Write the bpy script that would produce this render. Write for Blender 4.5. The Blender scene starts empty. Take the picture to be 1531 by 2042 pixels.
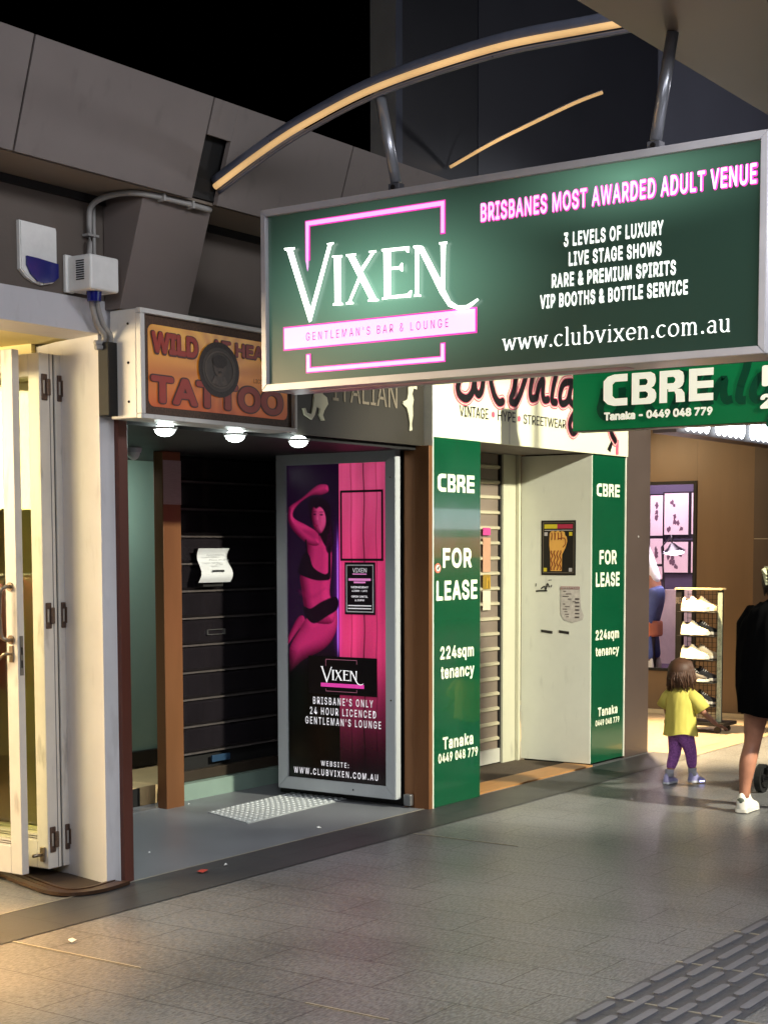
import bpy, bmesh, math, random, os
import numpy as np
from mathutils import Vector, Matrix
from mathutils.geometry import tessellate_polygon
random.seed(7)
SC = bpy.context.scene
COL = SC.collection
# ---------------------------------------------------------------- camera, world, lamps
cam_d = bpy.data.cameras.new("camera"); cam = bpy.data.objects.new("camera", cam_d); COL.objects.link(cam)
SC.camera = cam
cam_d.sensor_fit = 'VERTICAL'; cam_d.sensor_height = 36.0; cam_d.sensor_width = 27.0
cam_d.lens = 36.0 * 3130.45 / 2042.0
cam_d.shift_x = 0.0; cam_d.shift_y = (1333.94 - 1021.0) / 2042.0
cam_d.clip_start = 0.05; cam_d.clip_end = 400
_fwd = Vector((0.81786671, 0.57024347, -0.07691838)).normalized()
_q = _fwd.to_track_quat('-Z', 'Y')
cam.rotation_mode = 'QUATERNION'
from mathutils import Quaternion
cam.rotation_quaternion = _q @ Quaternion((0, 0, 1), -0.0028)
cam.location = (0, 0, 1.8)
W = bpy.data.worlds.new("World"); SC.world = W; W.use_nodes = True
bg = W.node_tree.nodes['Background']
sky = W.node_tree.nodes.new('ShaderNodeTexSky'); sky.sky_type = 'NISHITA'; sky.sun_disc = False
sky.sun_elevation = math.radians(-6); sky.sun_rotation = math.radians(200)
W.node_tree.links.new(sky.outputs[0], bg.inputs[0]); bg.inputs[1].default_value = 0.05
SC.view_settings.view_transform = 'Standard'; SC.view_settings.look = 'None'
SC.view_settings.exposure = 0.0; SC.view_settings.gamma = 1.0

def lin(c):
    c = c / 255.0
    return c / 12.92 if c <= 0.04045 else ((c + 0.055) / 1.055) ** 2.4
def rgb(c): return (lin(c[0]), lin(c[1]), lin(c[2]), 1.0)

def lamp(name, kind, loc, target, power, col=(1, 1, 1), size=0.3, sizey=None, spot=None, blend=0.4):
    d = bpy.data.lights.new(name, kind); d.energy = power; d.color = col
    if kind == 'AREA':
        d.size = size
        if sizey: d.shape = 'RECTANGLE'; d.size_y = sizey
    else:
        d.shadow_soft_size = size
    if kind == 'SPOT': d.spot_size = math.radians(spot or 90); d.spot_blend = blend
    o = bpy.data.objects.new(name, d); COL.objects.link(o); o.location = loc
    o.rotation_euler = (Vector(target) - Vector(loc)).to_track_quat('-Z', 'Y').to_euler()
    return o
# unseen lamps: key spot set from the lintel shadow, broad areas added for ambient
lamp('unseen_street_light', 'SPOT', (9.2, -1.2, 5.0), (11.0, 5.9, 1.75), 4900, (1.0, 0.95, 0.76), 0.12, spot=50, blend=0.45)
lamp('unseen_street_light', 'AREA', (5.0, 0.6, 4.7), (5.6, 1.6, 0.0), 255, (0.95, 0.97, 1.0), 2.0)
lamp('unseen_street_light', 'AREA', (-1.5, -0.5, 4.6), (5, 5, 0.8), 200, (0.93, 0.94, 1.0), 2.4)
lamp('unseen_street_light', 'AREA', (16.0, -2.0, 5.5), (12, 5, 0), 170, (0.96, 0.93, 0.95), 0.9)
# interior lamps
lamp('left_shop_light', 'AREA', (3.6, 8.3, 2.86), (5.2, 6.9, 0.6), 560, (1.0, 0.78, 0.46), 2.2)
lamp('left_shop_light', 'SPOT', (4.9, 6.4, 2.88), (4.35, 5.7, 0), 1350, (1.0, 0.50, 0.13), 0.1, spot=48, blend=0.9)
lamp('forecourt_light', 'SPOT', (13.7, 6.7, 2.95), (13.5, 6.4, 0), 3000, (1.0, 0.74, 0.40), 0.12, spot=72, blend=0.5)
lamp('forecourt_light', 'AREA', (14.4, 7.6, 3.0), (14.6, 6.8, 0), 40, (1.0, 0.74, 0.42), 0.5)
lamp('studio_light', 'AREA', (16.4, 7.9, 3.0), (16.7, 7.8, 0), 48, (1.0, 0.82, 0.95), 0.8)
lamp('passage_light', 'AREA', (8.0, 7.9, 2.43), (8.4, 8.2, 0.6), 20, (0.92, 1.0, 0.95), 0.3)

# ---------------------------------------------------------------- materials
MATS = {}
def mat(name, c, rough=0.6, metal=0.0, var=0.12, scale=5.0, bump=0.0, bscale=60.0, spec=0.5, streak=None, coat=0.0, dirt=0.0):
    if name in MATS: return MATS[name]
    m = bpy.data.materials.new(name); m.use_nodes = True; nt = m.node_tree; N = nt.nodes; L = nt.links
    b = N['Principled BSDF']; base = rgb(c)
    b.inputs['Roughness'].default_value = rough; b.inputs['Metallic'].default_value = metal
    b.inputs['Specular IOR Level'].default_value = spec; b.inputs['Coat Weight'].default_value = coat
    tc = N.new('ShaderNodeTexCoord'); mp = N.new('ShaderNodeMapping'); L.new(tc.outputs['Object'], mp.inputs[0])
    if streak: mp.inputs['Scale'].default_value = streak
    n = N.new('ShaderNodeTexNoise'); n.inputs['Scale'].default_value = scale; n.inputs['Detail'].default_value = 6; n.inputs['Roughness'].default_value = 0.65
    L.new(mp.outputs[0], n.inputs['Vector'])
    r = N.new('ShaderNodeValToRGB'); r.color_ramp.elements[0].position = 0.3; r.color_ramp.elements[1].position = 0.7
    r.color_ramp.elements[0].color = tuple(max(0, x * (1 - var)) for x in base[:3]) + (1,)
    r.color_ramp.elements[1].color = tuple(min(1, x * (1 + var)) for x in base[:3]) + (1,)
    L.new(n.outputs[0], r.inputs[0]); out = r.outputs[0]
    if dirt > 0:
        n2 = N.new('ShaderNodeTexNoise'); n2.inputs['Scale'].default_value = 14; n2.inputs['Detail'].default_value = 8
        mp2 = N.new('ShaderNodeMapping'); mp2.inputs['Scale'].default_value = (1, 1, 0.25); L.new(tc.outputs['Object'], mp2.inputs[0]); L.new(mp2.outputs[0], n2.inputs['Vector'])
        r2 = N.new('ShaderNodeValToRGB'); r2.color_ramp.elements[0].position = 0.60; r2.color_ramp.elements[1].position = 0.72
        r2.color_ramp.elements[0].color = (0, 0, 0, 1); r2.color_ramp.elements[1].color = (dirt, dirt, dirt, 1)
        L.new(n2.outputs[0], r2.inputs[0])
        mx = N.new('ShaderNodeMixRGB'); mx.inputs[2].default_value = (0.05, 0.042, 0.035, 1)
        L.new(r2.outputs[0], mx.inputs[0]); L.new(out, mx.inputs[1]); out = mx.outputs[0]
    L.new(out, b.inputs['Base Color'])
    rr = N.new('ShaderNodeMapRange'); rr.inputs[3].default_value = max(0.02, rough - 0.07); rr.inputs[4].default_value = min(1, rough + 0.07)
    L.new(n.outputs[0], rr.inputs[0]); L.new(rr.outputs[0], b.inputs['Roughness'])
    if bump > 0:
        nb = N.new('ShaderNodeTexNoise'); nb.inputs['Scale'].default_value = bscale; nb.inputs['Detail'].default_value = 4
        L.new(mp.outputs[0], nb.inputs['Vector'])
        bp = N.new('ShaderNodeBump'); bp.inputs['Strength'].default_value = bump; bp.inputs['Distance'].default_value = 0.01
        L.new(nb.outputs[0], bp.inputs['Height']); L.new(bp.outputs[0], b.inputs['Normal'])
    MATS[name] = m; return m

def glow(name, c, strength, base=None, rough=0.35, var=0.0, scale=3.0):
    """a surface that gives off light: lamp, backlit sheet, led strip"""
    if name in MATS: return MATS[name]
    m = bpy.data.materials.new(name); m.use_nodes = True; nt = m.node_tree; b = nt.nodes['Principled BSDF']
    b.inputs['Base Color'].default_value = rgb(base or c); b.inputs['Roughness'].default_value = rough
    b.inputs['Emission Color'].default_value = rgb(c); b.inputs['Emission Strength'].default_value = strength
    if var > 0:
        tc = nt.nodes.new('ShaderNodeTexCoord'); n = nt.nodes.new('ShaderNodeTexNoise'); n.inputs['Scale'].default_value = scale; n.inputs['Detail'].default_value = 1
        nt.links.new(tc.outputs['Object'], n.inputs['Vector'])
        r = nt.nodes.new('ShaderNodeMapRange'); r.inputs[1].default_value = 0.3; r.inputs[2].default_value = 0.7
        r.inputs[3].default_value = strength * (1 - var); r.inputs[4].default_value = strength * (1 + var)
        nt.links.new(n.outputs[0], r.inputs[0]); nt.links.new(r.outputs[0], b.inputs['Emission Strength'])
    MATS[name] = m; return m

def glass(name, tint=(0.95, 0.97, 0.93), rough=0.02):
    if name in MATS: return MATS[name]
    m = bpy.data.materials.new(name); m.use_nodes = True; nt = m.node_tree; N = nt.nodes; L = nt.links
    N.remove(N['Principled BSDF']); o = N['Material Output']
    t = N.new('ShaderNodeBsdfTransparent'); t.inputs[0].default_value = tint + (1,)
    g = N.new('ShaderNodeBsdfGlossy'); g.inputs['Roughness'].default_value = rough
    f = N.new('ShaderNodeFresnel'); f.inputs[0].default_value = 1.5; ge = N.new('ShaderNodeNewGeometry'); iv = N.new('ShaderNodeMath'); iv.operation = 'SUBTRACT'; iv.inputs[0].default_value = 1.0; L.new(ge.outputs['Backfacing'], iv.inputs[1]); mu = N.new('ShaderNodeMath'); mu.operation = 'MULTIPLY'; L.new(f.outputs[0], mu.inputs[0]); L.new(iv.outputs[0], mu.inputs[1])
    mx = N.new('ShaderNodeMixShader'); L.new(mu.outputs[0], mx.inputs[0]); L.new(t.outputs[0], mx.inputs[1]); L.new(g.outputs[0], mx.inputs[2])
    L.new(mx.outputs[0], o.inputs[0]); MATS[name] = m; return m

def stone(name, c, tile=None, mortar=(30, 30, 30), rough=0.5, var=0.22):
    """stone paving; rows of slabs run along Y, joints from a brick pattern in object space"""
    m = bpy.data.materials.new(name); m.use_nodes = True; nt = m.node_tree; N = nt.nodes; L = nt.links; b = N['Principled BSDF']
    tc = N.new('ShaderNodeTexCoord')
    n = N.new('ShaderNodeTexNoise'); n.inputs['Scale'].default_value = 1.3; n.inputs['Detail'].default_value = 5
    L.new(tc.outputs['Object'], n.inputs['Vector'])
    f = N.new('ShaderNodeTexNoise'); f.inputs['Scale'].default_value = 85; f.inputs['Detail'].default_value = 3; f.inputs['Roughness'].default_value = 0.7
    mpf = N.new('ShaderNodeMapping'); mpf.inputs['Rotation'].default_value = (0, 0, 0.96); mpf.inputs['Scale'].default_value = (0.35, 1.2, 1); L.new(tc.outputs['Object'], mpf.inputs[0]); L.new(mpf.outputs[0], f.inputs['Vector'])
    base = rgb(c)
    r = N.new('ShaderNodeValToRGB'); r.color_ramp.elements[0].position = 0.42; r.color_ramp.elements[1].position = 0.58
    r.color_ramp.elements[0].color = tuple(x * (1 - var) for x in base[:3]) + (1,); r.color_ramp.elements[1].color = tuple(x * (1 + var) for x in base[:3]) + (1,)
    add = N.new('ShaderNodeMath'); add.operation = 'MULTIPLY_ADD'; add.inputs[1].default_value = 0.28
    half = N.new('ShaderNodeMath'); half.operation = 'MULTIPLY'; half.inputs[1].default_value = 0.72
    L.new(f.outputs[0], half.inputs[0]); L.new(n.outputs[0], add.inputs[0]); L.new(half.outputs[0], add.inputs[2]); L.new(add.outputs[0], r.inputs[0])
    out = r.outputs[0]
    height = f.outputs[0]
    if tile:
        sx = N.new('ShaderNodeSeparateXYZ'); cx = N.new('ShaderNodeCombineXYZ'); L.new(tc.outputs['Object'], sx.inputs[0])
        ax = N.new('ShaderNodeMath'); ax.operation = 'ADD'; ax.inputs[1].default_value = tile[2]; L.new(sx.outputs[0], ax.inputs[0])
        ay = N.new('ShaderNodeMath'); ay.operation = 'ADD'; ay.inputs[1].default_value = tile[3]; L.new(sx.outputs[1], ay.inputs[0])
        L.new(ay.outputs[0], cx.inputs[0]); L.new(ax.outputs[0], cx.inputs[1])
        br = N.new('ShaderNodeTexBrick'); br.inputs['Scale'].default_value = 1.0; br.inputs['Brick Width'].default_value = tile[0]; br.inputs['Row Height'].default_value = tile[1]
        br.inputs['Mortar Size'].default_value = 0.0032; br.inputs['Mortar Smooth'].default_value = 0.3; br.offset = 0.37; br.squash = 1.0
        br.inputs['Color1'].default_value = (0.985, 0.985, 0.985, 1); br.inputs['Color2'].default_value = (1.015, 1.015, 1.015, 1); br.inputs['Mortar'].default_value = (0.2, 0.2, 0.2, 1)
        L.new(cx.outputs[0], br.inputs['Vector'])
        mul = N.new('ShaderNodeMixRGB'); mul.blend_type = 'MULTIPLY'; mul.inputs[0].default_value = 1.0
        L.new(out, mul.inputs[1]); L.new(br.outputs['Color'], mul.inputs[2]); out = mul.outputs[0]
    # gum spots and stains
    v = N.new('ShaderNodeTexVoronoi'); v.inputs['Scale'].default_value = 4.2; L.new(tc.outputs['Object'], v.inputs['Vector'])
    vr = N.new('ShaderNodeValToRGB'); vr.color_ramp.elements[0].position = 0.035; vr.color_ramp.elements[1].position = 0.05
    vr.color_ramp.elements[0].color = (0.5, 0.5, 0.5, 1); vr.color_ramp.elements[1].color = (1, 1, 1, 1)
    L.new(v.outputs['Distance'], vr.inputs[0])
    m2 = N.new('ShaderNodeMixRGB'); m2.blend_type = 'MULTIPLY'; m2.inputs[0].default_value = 0.8; L.new(out, m2.inputs[1]); L.new(vr.outputs[0], m2.inputs[2])
    L.new(m2.outputs[0], b.inputs['Base Color'])
    rr = N.new('ShaderNodeMapRange'); rr.inputs[3].default_value = rough - 0.12; rr.inputs[4].default_value = rough + 0.14; L.new(n.outputs[0], rr.inputs[0]); L.new(rr.outputs[0], b.inputs['Roughness'])
    bp = N.new('ShaderNodeBump'); bp.inputs['Strength'].default_value = 0.2; bp.inputs['Distance'].default_value = 0.004; L.new(height, bp.inputs['Height']); L.new(bp.outputs[0], b.inputs['Normal'])
    return m

# ---------------------------------------------------------------- mesh helpers
def mesh_obj(name, bm, m, parent=None, local=False, smooth=False):
    me = bpy.data.meshes.new(name); bm.normal_update(); bm.to_mesh(me); bm.free()
    return link_mesh(name, me, m, parent, local, smooth)
def link_mesh(name, me, m, parent=None, local=False, smooth=False):
    o = bpy.data.objects.new(name, me); COL.objects.link(o)
    me.materials.clear()
    if m: me.materials.append(m)
    if smooth:
        for p in me.polygons: p.use_smooth = True
    if parent:
        o.parent = parent
        if not local:
            loc = Vector(parent.location)
            if parent.parent is not None:
                loc = Vector((0, 0, 0)); q = parent
                if q.matrix_parent_inverse: o.matrix_parent_inverse = (Matrix.Identity(4))
            else:
                o.matrix_parent_inverse = Matrix.Translation(-loc)
    return o
def thing(name, label, cat, loc=(0, 0, 0), rz=0.0, group=None):
    o = bpy.data.objects.new(name, None); COL.objects.link(o); o.location = loc; o.rotation_euler = (0, 0, rz); o.empty_display_size = 0.1
    o['label'] = label; o['category'] = cat
    if group: o['group'] = group
    return o
def tag(o, label, cat, group=None):
    o['label'] = label; o['category'] = cat
    if group: o['group'] = group
    return o
def struct(o): o['kind'] = 'structure'; return o
def dup(root, loc, label, group=None, rz=None):
    r = root.copy(); COL.objects.link(r); r.location = loc; r['label'] = label
    if rz is not None: r.rotation_euler = (0, 0, rz)
    if group: r['group'] = group
    for ch in list(root.children):
        c = ch.copy(); COL.objects.link(c); mi = ch.matrix_parent_inverse.copy(); c.parent = r; c.matrix_parent_inverse = mi
        for g in list(ch.children):
            d = g.copy(); COL.objects.link(d); mi = g.matrix_parent_inverse.copy(); d.parent = c; d.matrix_parent_inverse = mi
    return r
def add_box(bm, x0, x1, y0, y1, z0, z1, bev=0.0, M=None):
    vs = [bm.verts.new(p) for p in ((x0, y0, z0), (x1, y0, z0), (x1, y1, z0), (x0, y1, z0), (x0, y0, z1), (x1, y0, z1), (x1, y1, z1), (x0, y1, z1))]
    fs = [bm.faces.new([vs[i] for i in f]) for f in ((3, 2, 1, 0), (4, 5, 6, 7), (0, 1, 5, 4), (1, 2, 6, 5), (2, 3, 7, 6), (3, 0, 4, 7))]
    if M is not None:
        for v in vs: v.co = M @ v.co
    if bev > 0:
        es = set(e for f in fs for e in f.edges)
        bmesh.ops.bevel(bm, geom=list(es), offset=bev, segments=2, affect='EDGES', profile=0.5)
def box(name, x0, x1, y0, y1, z0, z1, m, parent=None, bev=0.0, local=False):
    bm = bmesh.new(); add_box(bm, x0, x1, y0, y1, z0, z1, bev); return mesh_obj(name, bm, m, parent, local)
def boxes(name, L, m, parent=None, bev=0.0, local=False):
    bm = bmesh.new()
    for b in L: add_box(bm, *b, bev)
    return mesh_obj(name, bm, m, parent, local)
def add_prism(bm, pts, axis, a, b):
    """extrude a 2d outline along axis ('x': pts are (y,z); 'y': (x,z); 'z': (x,y))"""
    def P(p, t): return (t, p[0], p[1]) if axis == 'x' else (p[0], t, p[1]) if axis == 'y' else (p[0], p[1], t)
    A = [bm.verts.new(P(p, a)) for p in pts]; B = [bm.verts.new(P(p, b)) for p in pts]; n = len(pts)
    for t in tessellate_polygon([[Vector((p[0], p[1], 0)) for p in pts]]):
        try: bm.faces.new([A[i] for i in t]); bm.faces.new([B[i] for i in reversed(t)])
        except ValueError: pass
    for i in range(n): bm.faces.new((A[i], A[(i + 1) % n], B[(i + 1) % n], B[i]))
    bmesh.ops.recalc_face_normals(bm, faces=bm.faces)
def prism(name, pts, axis, a, b, m, parent=None, bev=0.0):
    bm = bmesh.new(); add_prism(bm, pts, axis, a, b)
    if bev: bmesh.ops.bevel(bm, geom=list(bm.edges), offset=bev, segments=2, affect='EDGES', profile=0.5)
    return mesh_obj(name, bm, m, parent)
def frame_dirs(t, up):
    t = t.normalized(); s = t.cross(up)
    if s.length < 1e-4: s = t.cross(Vector((1, 0, 0)))
    s.normalize(); return s, s.cross(t).normalized()
def add_tube(bm, pts, r, seg=10, cap=True, ry=None, up=(0, 0, 1), ell=None):
    """tube through pts; r one radius or a list; ell = list of (ra, rb) for an elliptical loft"""
    pts = [Vector(p) for p in pts]; n = len(pts); rings = []; up = Vector(up)
    for i, p in enumerate(pts):
        t = (pts[min(i + 1, n - 1)] - pts[max(i - 1, 0)]); s, u = frame_dirs(t, up)
        if ell: a, b = ell[i]
        else:
            a = r[i] if isinstance(r, (list, tuple)) else r; b = a if ry is None else ry
        rings.append([bm.verts.new(p + s * a * math.cos(2 * math.pi * k / seg) + u * b * math.sin(2 * math.pi * k / seg)) for k in range(seg)])
    for i in range(n - 1):
        for k in range(seg): bm.faces.new((rings[i][k], rings[i][(k + 1) % seg], rings[i + 1][(k + 1) % seg], rings[i + 1][k]))
    if cap: bm.faces.new(list(reversed(rings[0]))); bm.faces.new(rings[-1])
    return rings
def tube(name, pts, r, m, parent=None, seg=10, local=False, smooth=True, **k):
    bm = bmesh.new(); add_tube(bm, pts, r, seg, **k); return mesh_obj(name, bm, m, parent, local, smooth)
def add_ball(bm, c, rx, ry=None, rz=None, seg=16):
    ry = ry or rx; rz = rz or rx
    bmesh.ops.create_uvsphere(bm, u_segments=seg, v_segments=max(6, seg // 2 + 2), radius=1.0, matrix=Matrix.Translation(c) @ Matrix.Diagonal((rx, ry, rz, 1)))
def smooth_path(pts, k=6):
    P = [Vector(p) for p in pts]; out = []
    for i in range(len(P) - 1):
        p0, p1, p2, p3 = P[max(i - 1, 0)], P[i], P[i + 1], P[min(i + 2, len(P) - 1)]
        for j in range(k):
            t = j / k
            out.append(0.5 * ((2 * p1) + (p2 - p0) * t + (2 * p0 - 5 * p1 + 4 * p2 - p3) * t * t + (3 * p1 - p0 - 3 * p2 + p3) * t ** 3))
    out.append(P[-1]); return out
# flat graphics on a plane: ('x', v) faces -X (reads towards -Y); ('y', v) faces -Y (reads towards +X); ('z', v) faces up
def at(pl, u, v, d):
    return (pl[1] - d, u, v) if pl[0] == 'x' else (u, pl[1] - d, v) if pl[0] == 'y' else (u, v, pl[1] + d)
def decal(name, pl, polys, m, parent=None, d=0.003):
    bm = bmesh.new()
    for i, p in enumerate(polys):
        dd = d + 0.00012 * (i % 12)
        vs = [bm.verts.new(at(pl, q[0], q[1], dd)) for q in p]
        if len(p) <= 4 and len(p) == 4:
            try: bm.faces.new(vs); continue
            except ValueError: pass
        for t in tessellate_polygon([[Vector((q[0], q[1], 0)) for q in p]]):
            try: bm.faces.new([vs[k] for k in t])
            except ValueError: pass
    return mesh_obj(name, bm, m, parent)
def rect(u0, u1, v0, v1): return [(u0, v0), (u1, v0), (u1, v1), (u0, v1)]
def ring_rects(u0, u1, v0, v1, w): return [rect(u0, u1, v0, v0 + w), rect(u0, u1, v1 - w, v1), rect(u0, u0 + w, v0 + w, v1 - w), rect(u1 - w, u1, v0 + w, v1 - w)]
def ribbon(pts, w, k=6, smooth=True):
    """one outline for a pen stroke of width w along pts (w may be a list)"""
    P = [Vector((p[0], p[1], 0)) for p in pts]
    if smooth and len(P) > 2: P = smooth_path(P, k)
    n = len(P); Lf = []; Rt = []
    for i, p in enumerate(P):
        t = P[min(i + 1, n - 1)] - P[max(i - 1, 0)]; t.normalize(); s = Vector((-t.y, t.x, 0))
        ww = w if not isinstance(w, (list, tuple)) else w[0] + (w[1] - w[0]) * i / (n - 1)
        Lf.append(p + s * ww / 2); Rt.append(p - s * ww / 2)
    q = []
    for i in range(n - 1): q.append([(Lf[i].x, Lf[i].y), (Lf[i + 1].x, Lf[i + 1].y), (Rt[i + 1].x, Rt[i + 1].y), (Rt[i].x, Rt[i].y)])
    return q
def disc(u, v, ru, rv=None, n=20): 
    rv = rv or ru
    return [(u + ru * math.cos(2 * math.pi * k / n), v + rv * math.sin(2 * math.pi * k / n)) for k in range(n)]
FONT = None
try:
    _fp = os.path.join(bpy.utils.system_resource('DATAFILES', path='fonts'), 'Inter.woff2')
    if os.path.exists(_fp): FONT = bpy.data.fonts.load(_fp)
except Exception: FONT = None
_caps = {}
def text_mesh(s, bold=0.0, ext=0.0, spacing=1.0):
    c = bpy.data.curves.new('lettering', 'FONT'); c.body = s; c.size = 1.0; c.offset = bold; c.extrude = ext; c.space_character = spacing; c.resolution_u = 4
    if FONT: c.font = FONT
    o = bpy.data.objects.new('lettering', c); COL.objects.link(o)
    dg = bpy.context.evaluated_depsgraph_get(); dg.update()
    me = bpy.data.meshes.new_from_object(o.evaluated_get(dg)); bpy.data.objects.remove(o); bpy.data.curves.remove(c)
    return me
def capheight():
    if 'h' not in _caps:
        me = text_mesh('H'); _caps['h'] = max(v.co.y for v in me.vertices)
    return _caps['h']
def txt(s, pl, u0, u1, z, cap, m, parent=None, d=0.004, bold=0.0, spacing=1.0, thick=0.0, name='lettering', slant=0.0):
    me = text_mesh(s, 0.0, 0.0, spacing); h = capheight()
    xs = [v.co.x for v in me.vertices]; x0, x1 = min(xs), max(xs); sg = 1 if u1 > u0 else -1
    kx = max(0.01, (abs(u1 - u0)) / (x1 - x0 + 2 * bold)); ky = cap / (h + 2 * bold)
    def T(p, dd): return at(pl, u0 + sg * (p[0] - x0 + bold) * kx, z + (p[1] + bold) * ky, dd)
    bm = bmesh.new(); bm.from_mesh(me); bpy.data.meshes.remove(me); bm.edges.ensure_lookup_table()
    if bold > 0:
        # heavier weight: a short stroke of ink along every outline edge
        segs = [(e.verts[0].co.to_2d(), e.verts[1].co.to_2d()) for e in bm.edges if len(e.link_faces) == 1]
        for v in bm.verts: v.co.z = 0.0
        for v in list(bm.verts): v.co = T(v.co, d)
        for i, (a, b) in enumerate(segs):
            t = b - a
            if t.length < 1e-6: continue
            t.normalize(); n = Vector((-t.y, t.x)) * bold; t = t * bold * 0.75; dd = d + 0.00002 + min(0.000012, 0.0018 / len(segs)) * i
            bm.faces.new([bm.verts.new(T(q, dd)) for q in (a - t - n * .6, a - n, b - n, b + t - n * .6, b + t + n * .6, b + n, a + n, a - t + n * .6)])
    else:
        for v in bm.verts: v.co = T(v.co, d)
    return mesh_obj(name, bm, m, parent)
def skin_mesh(nodes, edges, root, sub=2):
    me = bpy.data.meshes.new('skin'); names = list(nodes); idx = {n: i for i, n in enumerate(names)}
    me.from_pydata([nodes[n][0] for n in names], [(idx[a], idx[b]) for a, b in edges], [])
    o = bpy.data.objects.new('skin', me); COL.objects.link(o)
    o.modifiers.new('s', 'SKIN'); sd = o.modifiers.new('u', 'SUBSURF'); sd.levels = sub; sd.render_levels = sub
    for i, n in enumerate(names):
        r = nodes[n][1]; me.skin_vertices[0].data[i].radius = r if isinstance(r, tuple) else (r, r)
        me.skin_vertices[0].data[i].use_root = (n == root)
    dg = bpy.context.evaluated_depsgraph_get(); dg.update()
    out = bpy.data.meshes.new_from_object(o.evaluated_get(dg)); bpy.data.objects.remove(o)
    return out

# ================================================================ setting
G_ = stone('paving stone', (106, 106, 107), tile=(0.66, 0.33, 0.12, 0.05), rough=0.34, var=0.40)
bm = bmesh.new(); bmesh.ops.create_grid(bm, x_segments=1, y_segments=1, size=150.0); struct(mesh_obj('ground', bm, G_))
band_m = stone('dark kerb stone', (54, 54, 56), tile=(0.9, 0.9, 0.2, 0.3), rough=0.42, var=0.1)
def sheet(name, x0, x1, y0, y1, z, m):
    bm = bmesh.new(); v = [bm.verts.new(p) for p in ((x0, y0, z), (x1, y0, z), (x1, y1, z), (x0, y1, z))]; bm.faces.new(v); return mesh_obj(name, bm, m)
struct(sheet('paving_band', -20, 12.6, 5.46, 5.90, 0.004, band_m))
trim_m = mat('pale metal trim', (176, 170, 156), 0.4, 0.6)
struct(boxes('pavement_trim', [(4.825, 4.836, 3.35, 3.75, 0.0, 0.004), (4.836, 4.847, 4.65, 5.455, 0.0, 0.004), (8.14, 8.15, 4.7, 5.455, 0.0, 0.004), (6.1, 9.0, 5.902, 5.914, 0.0, 0.006), (-3, 6.1, 5.90, 5.909, 0.0, 0.006)], trim_m))
entry_m = mat('grey entry floor', (112, 115, 120), 0.38, 0, 0.10, 2.2, 0.05, 40)
struct(sheet('entry_floor', 6.1, 9.46, 5.916, 7.62, 0.004, entry_m))
left_floor_m = mat('left shop floor', (150, 128, 100), 0.5, 0, 0.12, 3)
struct(sheet('shop_floor', -3, 6.2, 6.75, 10.5, 0.006, left_floor_m))
wood_m = mat('orange threshold board', (176, 128, 76), 0.5, 0, 0.15, 4, streak=(1, 12, 1))
struct(box('lease_threshold', 9.62, 11.5, 5.93, 6.19, 0.0, 0.012, wood_m))
struct(box('lease_mat_floor', 9.62, 11.5, 6.19, 6.72, 0.0, 0.008, mat('dark ribbed mat', (78, 66, 52), 0.9, 0, 0.25, 30, 0.6, 120)))
fore_m = stone('forecourt stone', (150, 132, 108), tile=(0.6, 0.6, 0.1, 0.1), rough=0.42, var=0.1)
struct(sheet('forecourt_floor', 12.6, 22, 5.5, 8.6, 0.004, fore_m))
# tactile paving strip
bm = bmesh.new(); rnd = random.Random(3)
for r_ in range(6):
    y = 2.745 - r_ * 0.092; x = 3.6 + (0.16 if r_ % 2 else 0.0)
    while x < 12:
        L_ = 0.285; hw = 0.019
        pts = [(x, y - hw * .5), (x + .015, y - hw), (x + L_ - .015, y - hw), (x + L_, y - hw * .5), (x + L_, y + hw * .5), (x + L_ - .015, y + hw), (x + .015, y + hw), (x, y + hw * .5)]
        add_prism(bm, pts, 'z', 0.003, 0.0095); x += 0.325
struct(mesh_obj('tactile_bars', bm, mat('tactile stone', (106, 106, 112), 0.42, 0, 0.12, 9, 0.1)))
struct(sheet('tactile_paving', 3.2, 14, 2.24, 2.79, 0.0025, stone('tactile base', (74, 74, 78), tile=(0.6, 0.65, 0.5, 0.2), rough=0.45, var=0.15)))
struct(boxes('tactile_trim', [(x - .007, x + .007, 1.9, 2.80, 0.0, 0.0052) for x in (4.92, 5.57, 6.23, 6.88, 7.53, 8.18)], trim_m))

# ================================================================ canopy with slanted cladding
clad_m = mat('taupe cladding panel', (112, 104, 101), 0.5, 0, 0.08, 1.5, dirt=0.16)
soff_m = mat('taupe soffit', (120, 108, 96), 0.6, 0, 0.06, 2)
black_m = mat('black gap', (10, 10, 11), 0.7, 0, 0.1)
canopy = thing('canopy', 'long taupe panelled canopy fascia leaning out over the shopfronts', 'canopy', (6, 5.95, 3.6))
def slope(z): return 5.567 - (z - 3.61) * (0.157 / 0.49)
def clad(x0, x1, z0, z1):
    pts = [(slope(z0), z0), (slope(z1), z1), (slope(z1) + 0.03, z1 + 0.008), (slope(z0) + 0.03, z0 + 0.008)]
    return prism('cladding_panel', pts, 'x', x0, x1, clad_m, canopy, 0.0015)
js = [0.2, 1.41, 2.62, 3.83, 5.045, 6.262, 7.47, 8.68, 9.6]
for a, b in zip(js[:-1], js[1:]):
    if abs(a - 6.262) < 1e-3:
        clad(6.268, 6.452, 3.925, 4.10); clad(6.452, b - 0.006, 3.61, 4.10)
    else: clad(a + 0.006, b - 0.006, 3.61, 4.10)
bm = bmesh.new(); add_prism(bm, [(5.62, 3.628), (5.47, 4.09), (5.62, 4.09), (5.77, 3.628)], 'x', 0.2, 9.6); mesh_obj('panel_backing', bm, black_m, canopy)
box('soffit', 0.2, 9.6, 5.60, 5.935, 3.612, 3.626, soff_m, canopy)
box('roof_sheet', 0.2, 9.6, 5.45, 6.6, 4.092, 4.112, soff_m, canopy)
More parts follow.
